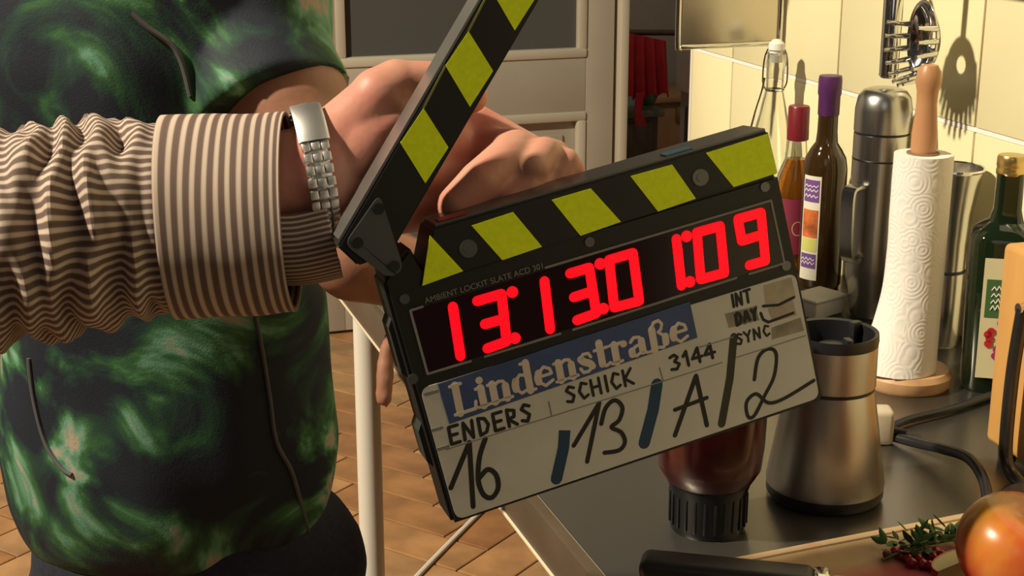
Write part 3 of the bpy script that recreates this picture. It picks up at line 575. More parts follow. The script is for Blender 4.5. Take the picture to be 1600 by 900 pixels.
# ================================================================== ON THE WALL
YS = 1.83; zb = at_y(1140, 71, YS).z; xl = at_y(1057, 70, YS).x
t = thing('wall_shelf', 'steel wall shelf with flat end bracket on the tiles above the swing top bottle', 'shelf', (WX-.006, YS, zb))
SH = M('shelf_steel', (.60, .55, .46), .3, 1, bump=.05, bscale=20); dx = xl-WX+.006
new('end_bracket', box(B(), (dx+.004, -.004, .004), (-.014, .004, .165), .002), SH, t)
new('bracket_frame', tube(catmull([(dx+.002, 0, .17), (dx+.002, 0, .012), (dx+.006, 0, .003), (dx+.016, 0, .001), (-.022, 0, .001), (-.011, 0, .004), (-.008, 0, .014), (-.008, 0, .17)], 6), .0042, 10), POLISH, t)
new('shelf_board', box(B(), (dx, -.03, .165), (0, .27, .18), .002), SH, t)
new('back_plate', box(B(), (-.004, -.02, .125), (0, .26, .165), .001), SH, t)
for y_ in (.03, .2): new('screw', lathe([(0, 0), (.004, 0), (.003, .002), (0, .002)], 12), POLISH, t, loc=(-.006, y_, .145))
# rail with hanging utensils
PR = at_x(1440, -70, WX-.05); zr = PR.z
t = thing('utensil_rail', 'steel rail fixed to the tiles that carries the hanging utensils', 'rail', (WX, 1.5, zr))
new('bar', tube([(-.05, -.35, 0), (-.05, .25, 0)], .006, 14), POLISH, t)
for y in (-.3, .2): new('bracket', tube([(-.006, y, 0), (-.05, y, 0)], .005, 12), POLISH, t); new('rosette', tube([(-.0065, y, 0), (-.011, y, 0)], .014, 20), POLISH, t)
P = at_x(1388, 122, WX-.055); k = proj(P)[2]/F
t = thing('steel_ladle', 'steel tube handle hanging down over the vacuum flask', 'utensil', (P.x, P.y, P.z))
new('handle', lathe([(0, 0), (12*k, .0005), (15*k, .003), (15.5*k, zr-P.z-.03), (8*k, zr-P.z-.02), (0, zr-P.z-.02)], 32), POLISH, t); new('hook', tube(catmull([(0, 0, zr-P.z-.022), (0, 0, zr-P.z-.005), (.006-.0+.0, 0, zr-P.z+.008), (.012, 0, zr-P.z+.006)]), .002, 8), POLISH, t)
# pasta server: oval bowl with teeth, hung upside down
P = at_x(1440, 62, WX-.06); k = proj(P)[2]/F
t = thing('pasta_server', 'shiny steel pasta server with prongs hanging on the tiled wall', 'utensil', (P.x, P.y, P.z))
bm = B(); NR, NA = 8, 40; hole = .0085
rows_ = []
for i in range(NR+1):
    s = i/NR; rr_ = []
    for a in range(NA):
        th = 2*pi*a/NA; ry_ = hole+(.0285-hole)*s; rz_ = hole*1.2+(.043-hole*1.2)*s
        d = -.016*(1-(s)**2)*1.0
        rr_.append(bm.verts.new((-d*1.0-.0, ry_*cos(th), rz_*sin(th))))
    rows_.append(rr_)
for i in range(NR):
    for a in range(NA): bm.faces.new((rows_[i][a], rows_[i][(a+1) % NA], rows_[i+1][(a+1) % NA], rows_[i+1][a]))
o = new('bowl', bm, POLISH, t); so = o.modifiers.new('th', 'SOLIDIFY'); so.thickness = .0015
for a in range(13):
    th = radians(-200+a*220/12); yy = .028*cos(th); zz = .0425*sin(th)
    new('prong', tube(catmull([(0.001, yy*.98, zz*.98), (-.012, yy*1.06, zz*1.06), (-.026, yy*1.16, zz*1.14)], 4), [.0034]*3+[.003]*3+[.0022]*3, 10), POLISH, t)
new('shank', tube(catmull([(.0, 0, .042), (.004, 0, .06), (.004, 0, .10), (.006, 0, zr-P.z-.004)]), .005, 12), POLISH, t); new('hook', tube(catmull([(.006, 0, zr-P.z-.004), (.01, 0, zr-P.z+.008), (.017, 0, zr-P.z+.004)]), .002, 8), POLISH, t)
# ================================================================== FILM SLATE
ax = Vector((.9753643, -.0362968, .2175937)).normalized(); ay = Vector((-.2117363, .1227619, .9695861)); ay = (ay-ax*ay.dot(ax)).normalized(); az = ax.cross(ay)
SO = Vector((.2170746, .8373065, 1.1130345))+ax*.1275-ay*.0883
SM = Matrix((ax, ay, az)).transposed().to_4x4(); SM.translation = SO
def S(px, py, z=0):
    r = ray(px, py); o = SO+az*z; tt = (o-EYE).dot(az)/r.dot(az); q = EYE+r*tt-SO; return (q.dot(ax), q.dot(ay))
def SS(l): return [S(*p) for p in l]
slate = thing('film_slate', 'black digital film slate with yellow stripes and red number display, held open', 'film slate'); slate.matrix_world = SM
SBLK = M('slate_black', (.014, .013, .013), .38); DISP = M('display_black', (.020, .006, .008), .12); YEL = M('fluo_yellow', (.72, .87, .0), .55, var=.06, scale=300, emit=0)
SGR = M('slate_grey_metal', (.16, .16, .165), .35, .8); WB_ = M('whiteboard', (.56, .55, .52), .35, var=.05, scale=25); INK = M('marker_black', (.012, .012, .012), .6); BLU = M('marker_blue', (.012, .045, .10), .6)
TH = .038
bm = B(); prism(bm, SS([(707, 820), (1288, 625), (1216, 272), (668, 446), (640, 385), (598, 440)]), -TH, 0); bmesh.ops.bevel(bm, geom=list(bm.edges), offset=.0022, segments=2, affect='EDGES'); body = new('body', bm, SBLK, slate)
bm = B(); prism(bm, SS([(657, 448), (1215, 271), (1199, 204), (676, 356)]), -TH, .0012); bmesh.ops.bevel(bm, geom=list(bm.edges), offset=.0012, segments=2, affect='EDGES'); bar = new('lower_stick', bm, SBLK, slate)
bm = B(); q = [S(676, 356), S(1199, 204)]; d = Vector((q[1][0]-q[0][0], q[1][1]-q[0][1])); n_ = Vector((-d.y, d.x)).normalized()
prism(bm, [(q[0][0]+.002, q[0][1]-.0002), (q[1][0]-.001, q[1][1]-.0002), (q[1][0]-.001+n_.x*.0016, q[1][1]+n_.y*.0016), (q[0][0]+.002+n_.x*.0016, q[0][1]+n_.y*.0016)], -TH+.003, -.001); new('top_strip', bm, SGR, bar, smooth=False)
def stripe(poly, par, z, nm='yellow_stripe', m=YEL):
    bm = B(); prism(bm, SS(poly), z-.0004, z+.0003); return new(nm, bm, m, par, smooth=False)
for pl in ([(671, 367), (723, 423), (659, 446)], [(736, 352), (801, 331), (846, 385), (784, 406)], [(861, 312), (922, 294), (969, 346), (906, 368)], [(984, 275), (1049, 257), (1086, 310), (1027, 330)], [(1102, 239), (1198, 209), (1213, 270), (1145, 292)]): stripe(pl, bar, .0013)
for x, y, r in ((731, 388, .0055), (1093, 277, .0053)): bm = B(); p = S(x, y); disc(bm, *p, r, .001, .0022, 24); disc(bm, *p, r*.55, .002, .0027, 6); new('bolt', bm, SGR, bar, smooth=False)
for x, y in ((632, 467), (921, 378), (1195, 292), (645, 592), (1228, 415)): bm = B(); p = S(x, y); disc(bm, *p, .0032, 0, .0008, 18); new('screw', bm, SGR, body, smooth=False)
# LED reflections on the top of the bar, painted in as coloured slips
for x, y, m in ((711, 346, M('reflection_red', (.30, .02, .02), .5)), (1065, 243, M('reflection_blue', (.10, .28, .50), .5))):
    p = S(x, y); bm = B(); u = d.normalized(); c = Vector(p)+u*0
    tt = (Vector(p)-Vector(q[0])).dot(u); b0 = Vector(q[0])+u*tt+n_*.0017
    prism(bm, [tuple(b0-u*.009), tuple(b0+u*.009), tuple(b0+u*.009+n_*.0008), tuple(b0-u*.009+n_*.0008)], -.014, -.003); new('led_reflection', bm, m, bar, smooth=False)
# display
bm = B(); prism(bm, SS([(668, 582), (1224, 410), (1204, 315), (641, 486)]), -.001, .0004); disp = new('display', bm, DISP, slate, smooth=False)
FRL = M('frame_line', (.22, .21, .20), .5); bm = B()
strokes(bm, [SS([(660, 479), (641, 485), (668, 584), (735, 564)]), SS([(757, 557), (875, 521)]), SS([(895, 515), (1150, 434)]), SS([(1170, 428), (1225, 411), (1204, 313), (852, 418)])], .0014, .0008); new('display_border', bm, FRL, disp, smooth=False)
LED = M('led_red', (1.0, .0, .006), .5, emit=1.6)
dg = [[[(707, 479), (719, 556)]], [[(745, 470), (783, 459), (791, 533), (761, 544)], [(757, 506), (786, 498)]], [[(850, 439), (859, 514)]], [[(890, 427), (920, 418), (931, 489), (901, 500)], [(896, 464), (924, 455)]],
      [[(951, 406), (988, 395), (998, 470), (959, 480), (951, 406)]], [[(1056, 373), (1064, 446)]], [[(1088, 363), (1124, 353), (1131, 426), (1094, 436), (1088, 363)]], [[(1195, 407), (1170, 414)], [(1195, 407), (1188, 332), (1152, 342), (1158, 376), (1191, 366)]]]
for l in dg: bm = B(); strokes(bm, [SS(a) for a in l], .0062, .0011); new('digit', bm, LED, disp, smooth=False)
for x, y in ((800, 456), (804, 528), (937, 412), (942, 482), (1072, 369), (1077, 440)): bm = B(); disc(bm, *S(x, y), .0036, .0005, .0011, 16); new('separator_dot', bm, LED, disp, smooth=False)
# maker's line above the display
tm = text_me('AMBIENT LOCKIT SLATE ACD 301', 1.0); xs = [v.co.x for v in tm.vertices]; wd_ = max(xs)-min(xs); a = Vector(S(664, 474)); b2 = Vector(S(848, 419)); e = (b2-a); sc_ = e.length/wd_; u = e.normalized(); v_ = Vector((-u.y, u.x))
for v in tm.vertices: p = a+u*(v.co.x*sc_)+v_*(v.co.y*sc_*1.0); v.co = (p.x, p.y, .0010)
new('maker_text', tm, FRL, body, smooth=False)
# white board
def rounded(pts, r, seg=5):
    out = []; n = len(pts)
    for i in range(n):
        p = Vector(pts[i]); a = (Vector(pts[i-1])-p).normalized(); b = (Vector(pts[(i+1) % n])-p).normalized()
        for k in range(seg+1): t_ = k/seg; out.append(tuple(p+a*r*(1-t_)**2+b*r*t_**2))
    return out
bm = B(); prism(bm, rounded(SS([(713, 812), (1280, 621), (1242, 426), (656, 607)]), .006), -.001, .0006); wb = new('whiteboard', bm, WB_, slate, smooth=False)
bm = B(); prism(bm, SS([(702, 662), (1089, 527), (1077, 471), (684, 600)]), .0003, .0010); st = new('title_sticker', bm, M('sticker_blue', (.045, .075, .20), .4, var=.12, scale=40), wb, smooth=False)
G = {'L': (.60, [[(.13, 0), (.13, 1)]], [[(0, 1), (.27, 1)], [(0, 0), (.52, 0), (.55, .24)]]), 'i': (.30, [[(.13, 0), (.13, .64)], [(.13, .90), (.131, .90)]], [[(0, .64), (.13, .64)], [(0, 0), (.27, 0)]]),
     'n': (.60, [[(.12, 0), (.12, .64)], [(.43, 0), (.43, .45)]], [[(0, .64), (.12, .64)], [(0, 0), (.24, 0)], [(.31, 0), (.56, 0)], [(.12, .52), (.28, .66), (.40, .62), (.43, .45)]]),
     'd': (.58, [[(.42, 0), (.42, 1)], [(.08, .2), (.07, .33), (.10, .48)]], [[(.28, 1), (.42, 1)], [(.42, 0), (.56, 0)], [(.10, .48), (.22, .65), (.42, .55)], [(.08, .2), (.2, .01), (.42, .1)]]),
     'e': (.52, [[(.08, .2), (.07, .34), (.11, .50)]], [[(.08, .36), (.43, .36), (.40, .54), (.26, .66), (.11, .50)], [(.08, .2), (.24, .0), (.44, .12)]]),
     's': (.46, [[(.09, .5), (.16, .38), (.30, .27), (.35, .15)]], [[(.35, .48), (.30, .63), (.16, .65), (.09, .5)], [(.35, .15), (.24, .01), (.10, .03), (.05, .18)]]),
     't': (.40, [[(.15, .86), (.15, .10)]], [[(.0, .64), (.34, .64)], [(.15, .10), (.24, .0), (.36, .07)]]), 'r': (.46, [[(.12, 0), (.12, .64)], [(.36, .56), (.361, .56)]], [[(0, .64), (.12, .64)], [(0, 0), (.27, 0)], [(.12, .48), (.24, .64), (.36, .62)]]),
     'a': (.54, [[(.36, .1), (.36, .48)], [(.08, .1), (.08, .22)]], [[(.08, .53), (.18, .66), (.32, .62), (.36, .48)], [(.36, .1), (.48, .0)], [(.36, .38), (.18, .33), (.08, .22)], [(.08, .1), (.18, .0), (.36, .12)]]),
     'ß': (.58, [[(.13, 0), (.13, .74)], [(.44, .14), (.45, .36)]], [[(0, 0), (.13, 0)], [(.13, .74), (.2, .95), (.34, .97), (.41, .82), (.36, .64), (.28, .58), (.45, .36)], [(.44, .14), (.36, .0), (.25, .05)]])}
def write(word, glyphs, p0, p1, up_, thick, thin, z, mat, nm, par):
    a = Vector(S(*p0)); b = Vector(S(*p1)); tot = sum(glyphs[c][0] for c in word); e = b-a; u = e.normalized(); v = Vector(S(*up_))-a; sx = e.length/tot; x = 0
    for c in word:
        wdt, tk, tn = glyphs[c]; f_ = lambda pl: [tuple(a+u*((x+px_)*sx)+v*py_) for px_, py_ in pl]
        bm = B(); strokes(bm, [f_(l) for l in tk], thick, z)
        if tn: strokes(bm, [f_(l) for l in tn], thin, z)
        new(nm, bm, mat, par, smooth=False); x += wdt
write('Lindenstraße', G, (711, 648), (1079, 528), (702, 604), .0047, .0020, .00115, M('title_cream', (.62, .53, .46), .5), 'title_letter', st)
H = {'E': (.7, [[(.5, 0), (.05, 0), (.05, 1), (.5, 1)], [(.05, .5), (.42, .5)]], []), 'N': (.8, [[(.05, 0), (.1, 1), (.5, 0), (.55, 1)]], []), 'D': (.8, [[(.08, 0), (.08, 1), (.4, .9), (.55, .5), (.4, .1), (.08, 0)]], []), 'R': (.75, [[(.08, 0), (.08, 1), (.45, .85), (.4, .5), (.08, .45), (.5, 0)]], []),
     'S': (.7, [[(.5, .85), (.25, 1), (.08, .78), (.45, .35), (.3, 0), (.03, .12)]], []), 'C': (.7, [[(.5, .85), (.25, 1), (.06, .5), (.25, 0), (.5, .15)]], []), 'H': (.75, [[(.06, 0), (.06, 1)], [(.5, 0), (.5, 1)], [(.06, .5), (.5, .5)]], []), 'I': (.35, [[(.12, 0), (.12, 1)]], []),
     'K': (.75, [[(.06, 0), (.06, 1)], [(.5, 1), (.1, .45), (.52, 0)]], []), 'T': (.7, [[(.28, 0), (.28, 1)], [(.0, 1), (.56, 1)]], []), 'A': (.75, [[(.0, 0), (.28, 1), (.55, 0)], [(.1, .4), (.46, .4)]], []), 'Y': (.7, [[(.0, 1), (.27, .5), (.5, 1)], [(.27, .5), (.25, 0)]], []),
     '3': (.7, [[(.05, .9), (.3, 1), (.45, .78), (.25, .55), (.48, .3), (.3, 0), (.02, .08)]], []), '1': (.5, [[(.05, .7), (.25, 1), (.25, 0)]], []), '4': (.7, [[(.38, 0), (.38, 1), (.0, .35), (.55, .35)]], [])}
write('ENDERS', H, (704, 694), (836, 654), (699, 668), .0022, 0, .00075, INK, 'name_letter', wb)
write('SCHICK', H, (886, 630), (996, 597), (881, 606), .0019, 0, .00075, INK, 'name_letter', wb)
write('3144', H, (1049, 579), (1122, 556), (1044, 557), .0020, 0, .00075, INK, 'number_stroke', wb)
write('INT', H, (1144, 480), (1176, 470), (1141, 461), .0018, 0, .00075, INK, 'note_letter', wb)
write('DAY', H, (1150, 508), (1186, 497), (1147, 490), .0024, 0, .00075, INK, 'note_letter', wb)
write('SYNC', H, (1151, 539), (1206, 522), (1148, 523), .0015, 0, .00075, INK, 'note_letter', wb)
hand = [[(704, 762), (733, 691), (739, 791)], [(758, 685), (749, 714), (747, 749), (755, 772), (768, 777), (778, 762), (775, 742), (762, 733), (749, 746)], [(896, 696), (936, 629), (917, 721)],
        [(939, 662), (946, 637), (960, 625), (972, 636), (967, 656), (955, 667), (970, 675), (976, 690), (967, 703), (944, 707)], [(1054, 680), (1087, 587), (1104, 664)], [(1054, 640), (1104, 621)],
        [(1178, 593), (1184, 559), (1199, 545), (1212, 552), (1209, 587), (1194, 618), (1178, 649), (1168, 650), (1166, 628), (1181, 615), (1200, 629), (1225, 622), (1271, 594)]]
wds = [.0032, .0032, .0028, .0028, .003, .0026, .0024]
def smoothp(l): return [(v.x, v.y) for v in catmull([Vector((x, y, 0)) for x, y in l], 5)] if len(l) > 4 else l
for l, wd in zip(hand, wds): bm = B(); strokes(bm, [SS(smoothp(l))], wd, .00075); new('hand_lettering', bm, INK, wb, smooth=False)
for l, wd, m in (([(882, 672), (880, 700), (869, 748)], .0075, BLU), ([(1026, 600), (1020, 640), (1006, 692)], .0078, BLU), ([(1146, 526), (1140, 590), (1127, 662)], .0052, M('marker_olive', (.03, .032, .015), .6))): bm = B(); strokes(bm, [SS(l)], wd, .0007); new('divider_stroke', bm, m, wb, smooth=False)
bm = B(); strokes(bm, [SS([(697, 702), (1128, 566)]), SS([(1150, 558), (1258, 524)]), SS([(857, 627), (862, 650)]), SS([(1030, 574), (1036, 595)]), SS([(1090, 543), (1145, 526)])], .0007, .0008); new('ruled_lines', bm, M('rule_grey', (.22, .21, .2), .6), wb, smooth=False)
for l in ([(665, 616), (683, 611)], [(676, 672), (690, 668)], [(684, 702), (700, 697)]): bm = B(); strokes(bm, [SS(l)], .0022, .0008); new('field_caption', bm, M('rule_grey'), wb, smooth=False)
TAN = M('smudge_tan', (.40, .34, .26), .6, var=.2, scale=60); TAN2 = M('smudge_grey', (.25, .22, .18), .6, var=.35, scale=50)
stripe([(1193, 446), (1236, 433), (1242, 462), (1196, 478)], wb, .0005, 'tape_scrap', TAN); stripe([(1200, 482), (1238, 468), (1244, 492), (1207, 503)], wb, .0005, 'tape_scrap', TAN); stripe([(1205, 512), (1250, 496), (1256, 516), (1206, 530)], wb, .0005, 'tape_scrap', TAN2); stripe([(1132, 490), (1180, 478), (1186, 500), (1138, 512)], wb, .0004, 'smudge', TAN2)
bm = B(); strokes(bm, [SS([(1188, 489), (1192, 499), (1200, 503), (1240, 488)]), SS([(1192, 478), (1216, 476), (1240, 464)])], .0018, .00085); new('marker_smear', bm, INK, wb, smooth=False)
# side grips on the left edge
for (y0, y1, off) in ((500, 600, 0), (665, 740, 0)):
    a = Vector(S(598+(y0-440)*.285, y0)); b = Vector(S(598+(y1-440)*.285, y1)); e = (b-a).normalized(); n2 = Vector((e.y, -e.x)); 
    if n2.x > 0: n2 = -n2
    bm = B(); prism(bm, [tuple(a+n2*-.001), tuple(a+n2*.003+e*.006), tuple(b+n2*.003-e*.006), tuple(b+n2*-.001)], -TH+.004, -.010); new('side_grip', bm, M('grip_rubber', (.02, .024, .02), .6), body, smooth=False)
# upper stick, hinged
l0 = Vector(S(527, 385)); l1 = Vector(S(693, 73)); r0 = Vector(S(636, 326)); r1 = Vector(S(807, 58)); u = ((l1-l0).normalized()+(r1-r0).normalized()).normalized(); n3 = Vector((u.y, -u.x))
wst = ((r0-l0).dot(n3)+(r1-l1).dot(n3))/2; b0 = l0
poly = [b0, b0+u*.262, b0+u*.262+n3*wst, b0+n3*wst+u*.012, b0+n3*wst*.55-u*.004]
bm = B(); prism(bm, [tuple(p) for p in poly], -.034, .0012); bmesh.ops.bevel(bm, geom=list(bm.edges), offset=.0012, segments=2, affect='EDGES'); stick = new('upper_stick', bm, SBLK, slate)
bm = B(); prism(bm, [tuple(b0-n3*.0013+u*.004), tuple(b0-n3*.0013+u*.259), tuple(b0+n3*.0003+u*.259), tuple(b0+n3*.0003+u*.004)], -.031, -.001); new('edge_strip', bm, M('edge_aluminium', (.45, .43, .41), .3, .9), stick, smooth=False)
ps = [(661, 169), (700, 230), (664, 286), (625, 223)]
for kx in range(4):
    loc = []
    for (x, y) in ps: loc.append(Vector(S(x, y)))
    stepv = u*((Vector(S(738, 53))-Vector(S(661, 169))).dot(u))
    bm = B(); prism(bm, [tuple(p+stepv*kx) for p in loc], .0009, .0015); new('yellow_stripe', bm, YEL, stick, smooth=False)
    if kx: bm = B(); strokes(bm, [[tuple(loc[3]+stepv*kx-(loc[3]-loc[0])*0), tuple(loc[0]+stepv*(kx-1))]], .0012, .0014); new('yellow_edge_line', bm, M('olive_line', (.22, .23, .06), .5), stick, smooth=False)
bm = B(); pp = rounded([tuple(S(*p)) for p in ((592, 302), (630, 421), (606, 434), (537, 381))], .006); prism(bm, pp, .001, .0035); hinge = new('hinge_plate', bm, SGR, slate, smooth=False)
for x, y in ((590, 325), (557, 378), (614, 414)): bm = B(); disc(bm, *S(x, y), .0035, .0034, .0045, 18); new('hinge_bolt', bm, M('bolt_dark', (.05, .05, .05), .4, .8), hinge, smooth=False)
# ================================================================== PERSON HOLDING THE SLATE
D0 = .945
def A3(l): return [at_d(*p) for p in l]
SHO = Vector((-.40, .72, 1.40)); ELB = at_d(-170, 400, .93); WRI = at_d(478, 272, D0)
bm = B(); TB = Vector((-.56, .60, 0)); side = (SHO-Vector((TB.x, TB.y, SHO.z))).normalized(); fwd = Vector((side.y, -side.x, 0)); fwd = fwd if fwd.y > 0 else -fwd
sideM = Matrix((side.to_3d(), fwd, Vector((0, 0, 1)))).transposed().to_4x4()
def pt(s, f_, z): return TB+side*s+fwd*f_+Vector((0, 0, z))
capsule(bm, WRI, .030, ELB, .040); capsule(bm, ELB, .040, SHO, .05)
capsule(bm, at_d(470, 285, D0), .0285, at_d(505, 255, D0), .0285)
# palm and thumb ball
for a, ra, b, rb in (((505, 250, D0), .0275, (600, 245, .965), .030), ((520, 290, D0), .024, (600, 310, .965), .026), ((530, 222, D0), .024, (592, 150, .950), .0175), ((560, 235, .945), .024, (610, 195, .955), .02),
                     ((592, 150, .950), .0185, (620, 132, .955), .0165), ((620, 132, .955), .0155, (690, 128, .962), .0135), ((690, 128, .962), .0135, (735, 150, .965), .0115),
                     ((600, 245, .965), .029, (690, 225, .985), .022), ((600, 310, .965), .025, (690, 315, .985), .018), ((690, 225, .985), .02, (690, 315, .985), .018), ((645, 270, .975), .026, (700, 265, .99), .021)):
    capsule(bm, at_d(*a), ra, at_d(*b), rb)
def finger(ch):
    for (a, b) in zip(ch, ch[1:]): capsule(bm, at_d(*a[:3]), a[3], at_d(*b[:3]), b[3])
finger([(715, 200, .993, .0150), (745, 196, .997, .0140), (868, 262, .998, .0128), (889, 268, .984, .0112), (884, 252, .972, .0092), (868, 284, .966, .0086)])
finger([(868, 240, .985, .0095), (850, 238, .966, .0105), (832, 262, .955, .0112)])
finger([(715, 240, .992, .0150), (765, 232, .985, .0140), (806, 234, .970, .0138), (792, 248, .958, .0140), (752, 286, .949, .0150), (716, 322, .946, .0138)])
finger([(712, 280, .990, .0140), (790, 280, 1.0, .0120), (858, 290, .985, .0110), (850, 289, .966, .0108), (824, 294, .955, .0110), (796, 308, .951, .0104)])
finger([(705, 315, .988, .0125), (770, 335, 1.0, .0105), (800, 352, .99, .0095), (775, 335, .970, .0095), (752, 330, .960, .0095)])
# the rest of the figure, left of the camera's view
ell(bm, pt(0, 0, 1.18), (.15, .10, .26), sideM); ell(bm, pt(0, 0, .95), (.15, .105, .15), sideM); capsule(bm, pt(-.17, 0, 1.40), .06, SHO, .06); capsule(bm, pt(0, 0, 1.42), .058, pt(0, .01, 1.54), .052)
ell(bm, pt(0, .02, 1.64), (.076, .098, .115), sideM); capsule(bm, pt(0, .115, 1.645), .011, pt(0, .128, 1.615), .014); ell(bm, pt(.078, .01, 1.63), (.01, .02, .03), sideM); ell(bm, pt(-.078, .01, 1.63), (.01, .02, .03), sideM)
capsule(bm, pt(-.2, 0, 1.38), .05, pt(-.24, .0, 1.1), .04); capsule(bm, pt(-.24, 0, 1.1), .04, pt(-.22, .08, .86), .028); ell(bm, pt(-.22, .1, .79), (.02, .04, .07), sideM)
perB = remeshed('person', bm, SKIN_B, .0022, 3)
tag(perB, 'person in brown striped shirt and steel watch reaching in from the left with the slate', 'person')
def frames(cen):
    U, V = [], []
    for i in range(len(cen)):
        tn = (cen[min(i+1, len(cen)-1)]-cen[max(i-1, 0)]).normalized(); v = (-FW-tn*(-FW).dot(tn)).normalized(); U.append(tn.cross(v)); V.append(v)
    return U, V
STR_A = striped('stripes_lengthwise', 0); STR_C = striped('stripes_round', 1)
pth = catmull(A3([(455, 332, .945), (370, 336, .945), (265, 340, .945), (140, 352, .942), (0, 368, .938), (-100, 382, .934), (-170, 396, .93)]), 28)
i0 = 48; sl = pth[i0:]+[ELB.lerp(SHO, k/26)+Vector((0, 0, -.012*sin(pi*k/26))) for k in range(2, 29)]
def sdisp(s, a):
    q = .0038*sin(2*pi*(s*11.5+.25*sin(a+.6)+.8*noise.noise((s*6, cos(a), sin(a)))))+.012*noise.noise((s*17+.9*sin(a), cos(a)*1.3, sin(a)*1.3))+.004*noise.noise((s*38+a*.6, cos(a)*2, sin(a)*2))
    f_ = min(1, max(0, (s-.06)/.07)); return q*.85*f_*f_*(3-2*f_)
U, V = frames(sl); nl = len(sl)
ru = [.0575+.009*min(1, i/40) for i in range(nl)]; rv = [.0435+.0145*min(1, i/40) for i in range(nl)]
new('shirt_sleeve', loft(sl, ru, rv, U, V, 144, sdisp, (62, 1)), STR_A, perB)
cu = [pth[0]+(pth[1]-pth[0])*.0]+pth[1:57]; U, V = frames(cu); nc = len(cu)
cur = [.0625+.0022*(i/nc) for i in range(nc)]; cuv = [.0475+.003*(i/nc) for i in range(nc)]
bm = loft(cu, cur, cuv, U, V, 96, lambda s, a: .0012*noise.noise((s*3, cos(a)*1.5, sin(a)*1.5)), (1, 11.5), False); o = new('shirt_cuff', bm, STR_C, perB); so = o.modifiers.new('th', 'SOLIDIFY'); so.thickness = .0022; so.offset = -1
fp = catmull(A3([(410, 372, .95), (470, 372, .952), (520, 362, .954)]), 8); U, V = frames(fp); nf = len(fp)
bm = loft(fp, [.030]*nf, [.040]*nf, U, V, 60, None, (26, 1), False, (2.2, 5.2) if U[0].z > 0 else (-.95, 2.05)); o = new('cuff_flap', bm, STR_A, perB); so = o.modifiers.new('th', 'SOLIDIFY'); so.thickness = .0018
# steel watch
wa = (at_d(560, 256, .955)-at_d(440, 276, .945)).normalized(); wc = at_d(492, 266, D0); v0 = (-FW-wa*(-FW).dot(wa)).normalized(); u0 = wa.cross(v0)
if u0.z < 0: u0 = -u0
WRU, WRV = .0405, .0345; cut = []
wM = lambda a: (wc+u0*WRU*cos(a)+v0*WRV*sin(a))
wr_ = loft([wc-wa*.007, wc+wa*.007], [WRU-.0017]*2, [WRV-.0017]*2, [u0]*2, [v0]*2, 48, None, (1, 1), False)
watch = new('wristwatch', wr_, M('watch_steel', (.78, .76, .72), .4, 1), perB); so = watch.modifiers.new('th', 'SOLIDIFY'); so.thickness = .0012
WS = M('watch_steel'); NLK = 34; lkme = None
for kx in range(NLK):
    a = 2*pi*kx/NLK
    if .30 < a < 1.25 or 3.3 < a < 4.3: continue
    p = wM(a); nrm = (u0*cos(a)/WRU+v0*sin(a)/WRV).normalized(); tg = wa.cross(nrm)
    if lkme is None:
        bm = B(); box(bm, (-.0085, -.0029, -.0015), (-.0032, .0029, .0015), .0008); box(bm, (-.0028, -.0024, -.0012), (.0028, .0024, .0019), .0009); box(bm, (.0032, -.0029, -.0015), (.0085, .0029, .0015), .0008)
        o = new('link', bm, WS, watch); lkme = o.data
    else: o = bpy.data.objects.new('link', lkme); COL.objects.link(o); o.parent = watch
    m = Matrix((wa, tg, nrm)).transposed().to_4x4(); m.translation = p; o.matrix_world = m
bm = B(); q = []
for kx in range(13):
    a = .34+.88*kx/12; p = wM(a); nrm = (u0*cos(a)/WRU+v0*sin(a)/WRV).normalized(); q.append([bm.verts.new(p+wa*sx*.0095+nrm*sy) for sx, sy in ((-1, -.0012), (-1, .0016), (-.8, .0026), (.8, .0026), (1, .0016), (1, -.0012))])
for A_, B_ in zip(q, q[1:]):
    for i in range(6): bm.faces.new((A_[i], A_[(i+1) % 6], B_[(i+1) % 6], B_[i]))
bm.faces.new(q[0][::-1]); bm.faces.new(q[-1]); new('clasp', bm, WS, watch)
a = 3.8; p = wM(a); nrm = (u0*cos(a)/WRU+v0*sin(a)/WRV).normalized(); bm = lathe([(0, -.003), (.019, -.003), (.02, .003), (.018, .006), (0, .0065)], 32); o = new('case', bm, WS, watch); m = Matrix((wa, wa.cross(nrm)*-1, nrm)).transposed().to_4x4(); m.translation = p+nrm*.003; o.matrix_world = m
# shirt body, trousers, hair of that person
zz = [.82, .9, 1.0, 1.1, 1.2, 1.3, 1.38, 1.43, 1.46]; hwv = [.18, .178, .175, .178, .185, .195, .19, .14, .075]; dv = [.13, .128, .125, .125, .13, .13, .115, .09, .068]
new('shirt_body', loft([pt(0, 0, z) for z in zz], hwv, dv, [side]*9, [fwd]*9, 72, lambda s, a: .006*noise.noise((s*5, cos(a)*3, sin(a)*3)), (110, 1)), STR_A, perB)
bm = B(); capsule(bm, pt(-.2, 0, 1.39), .064, pt(-.245, 0, 1.1), .055); capsule(bm, pt(-.245, 0, 1.1), .055, pt(-.225, .07, .90), .042); remeshed('shirt_sleeve', bm, M('shirt_brown', (.3, .22, .18), .8), .008, 4, perB)
bm = B(); ell(bm, pt(0, 0, .88), (.165, .12, .13), sideM)
for s in (-.09, .09): capsule(bm, pt(s, 0, .88), .095, pt(s, .01, .5), .07); capsule(bm, pt(s, .01, .5), .07, pt(s, 0, .07), .06)
remeshed('trousers', bm, M('dark_trousers', (.03, .03, .035), .8), .010, 4, perB)
bm = B(); ell(bm, pt(0, -.012, 1.68), (.086, .098, .09), sideM); remeshed('hair', bm, M('brown_hair', (.05, .03, .02), .7), .008, 3, perB)
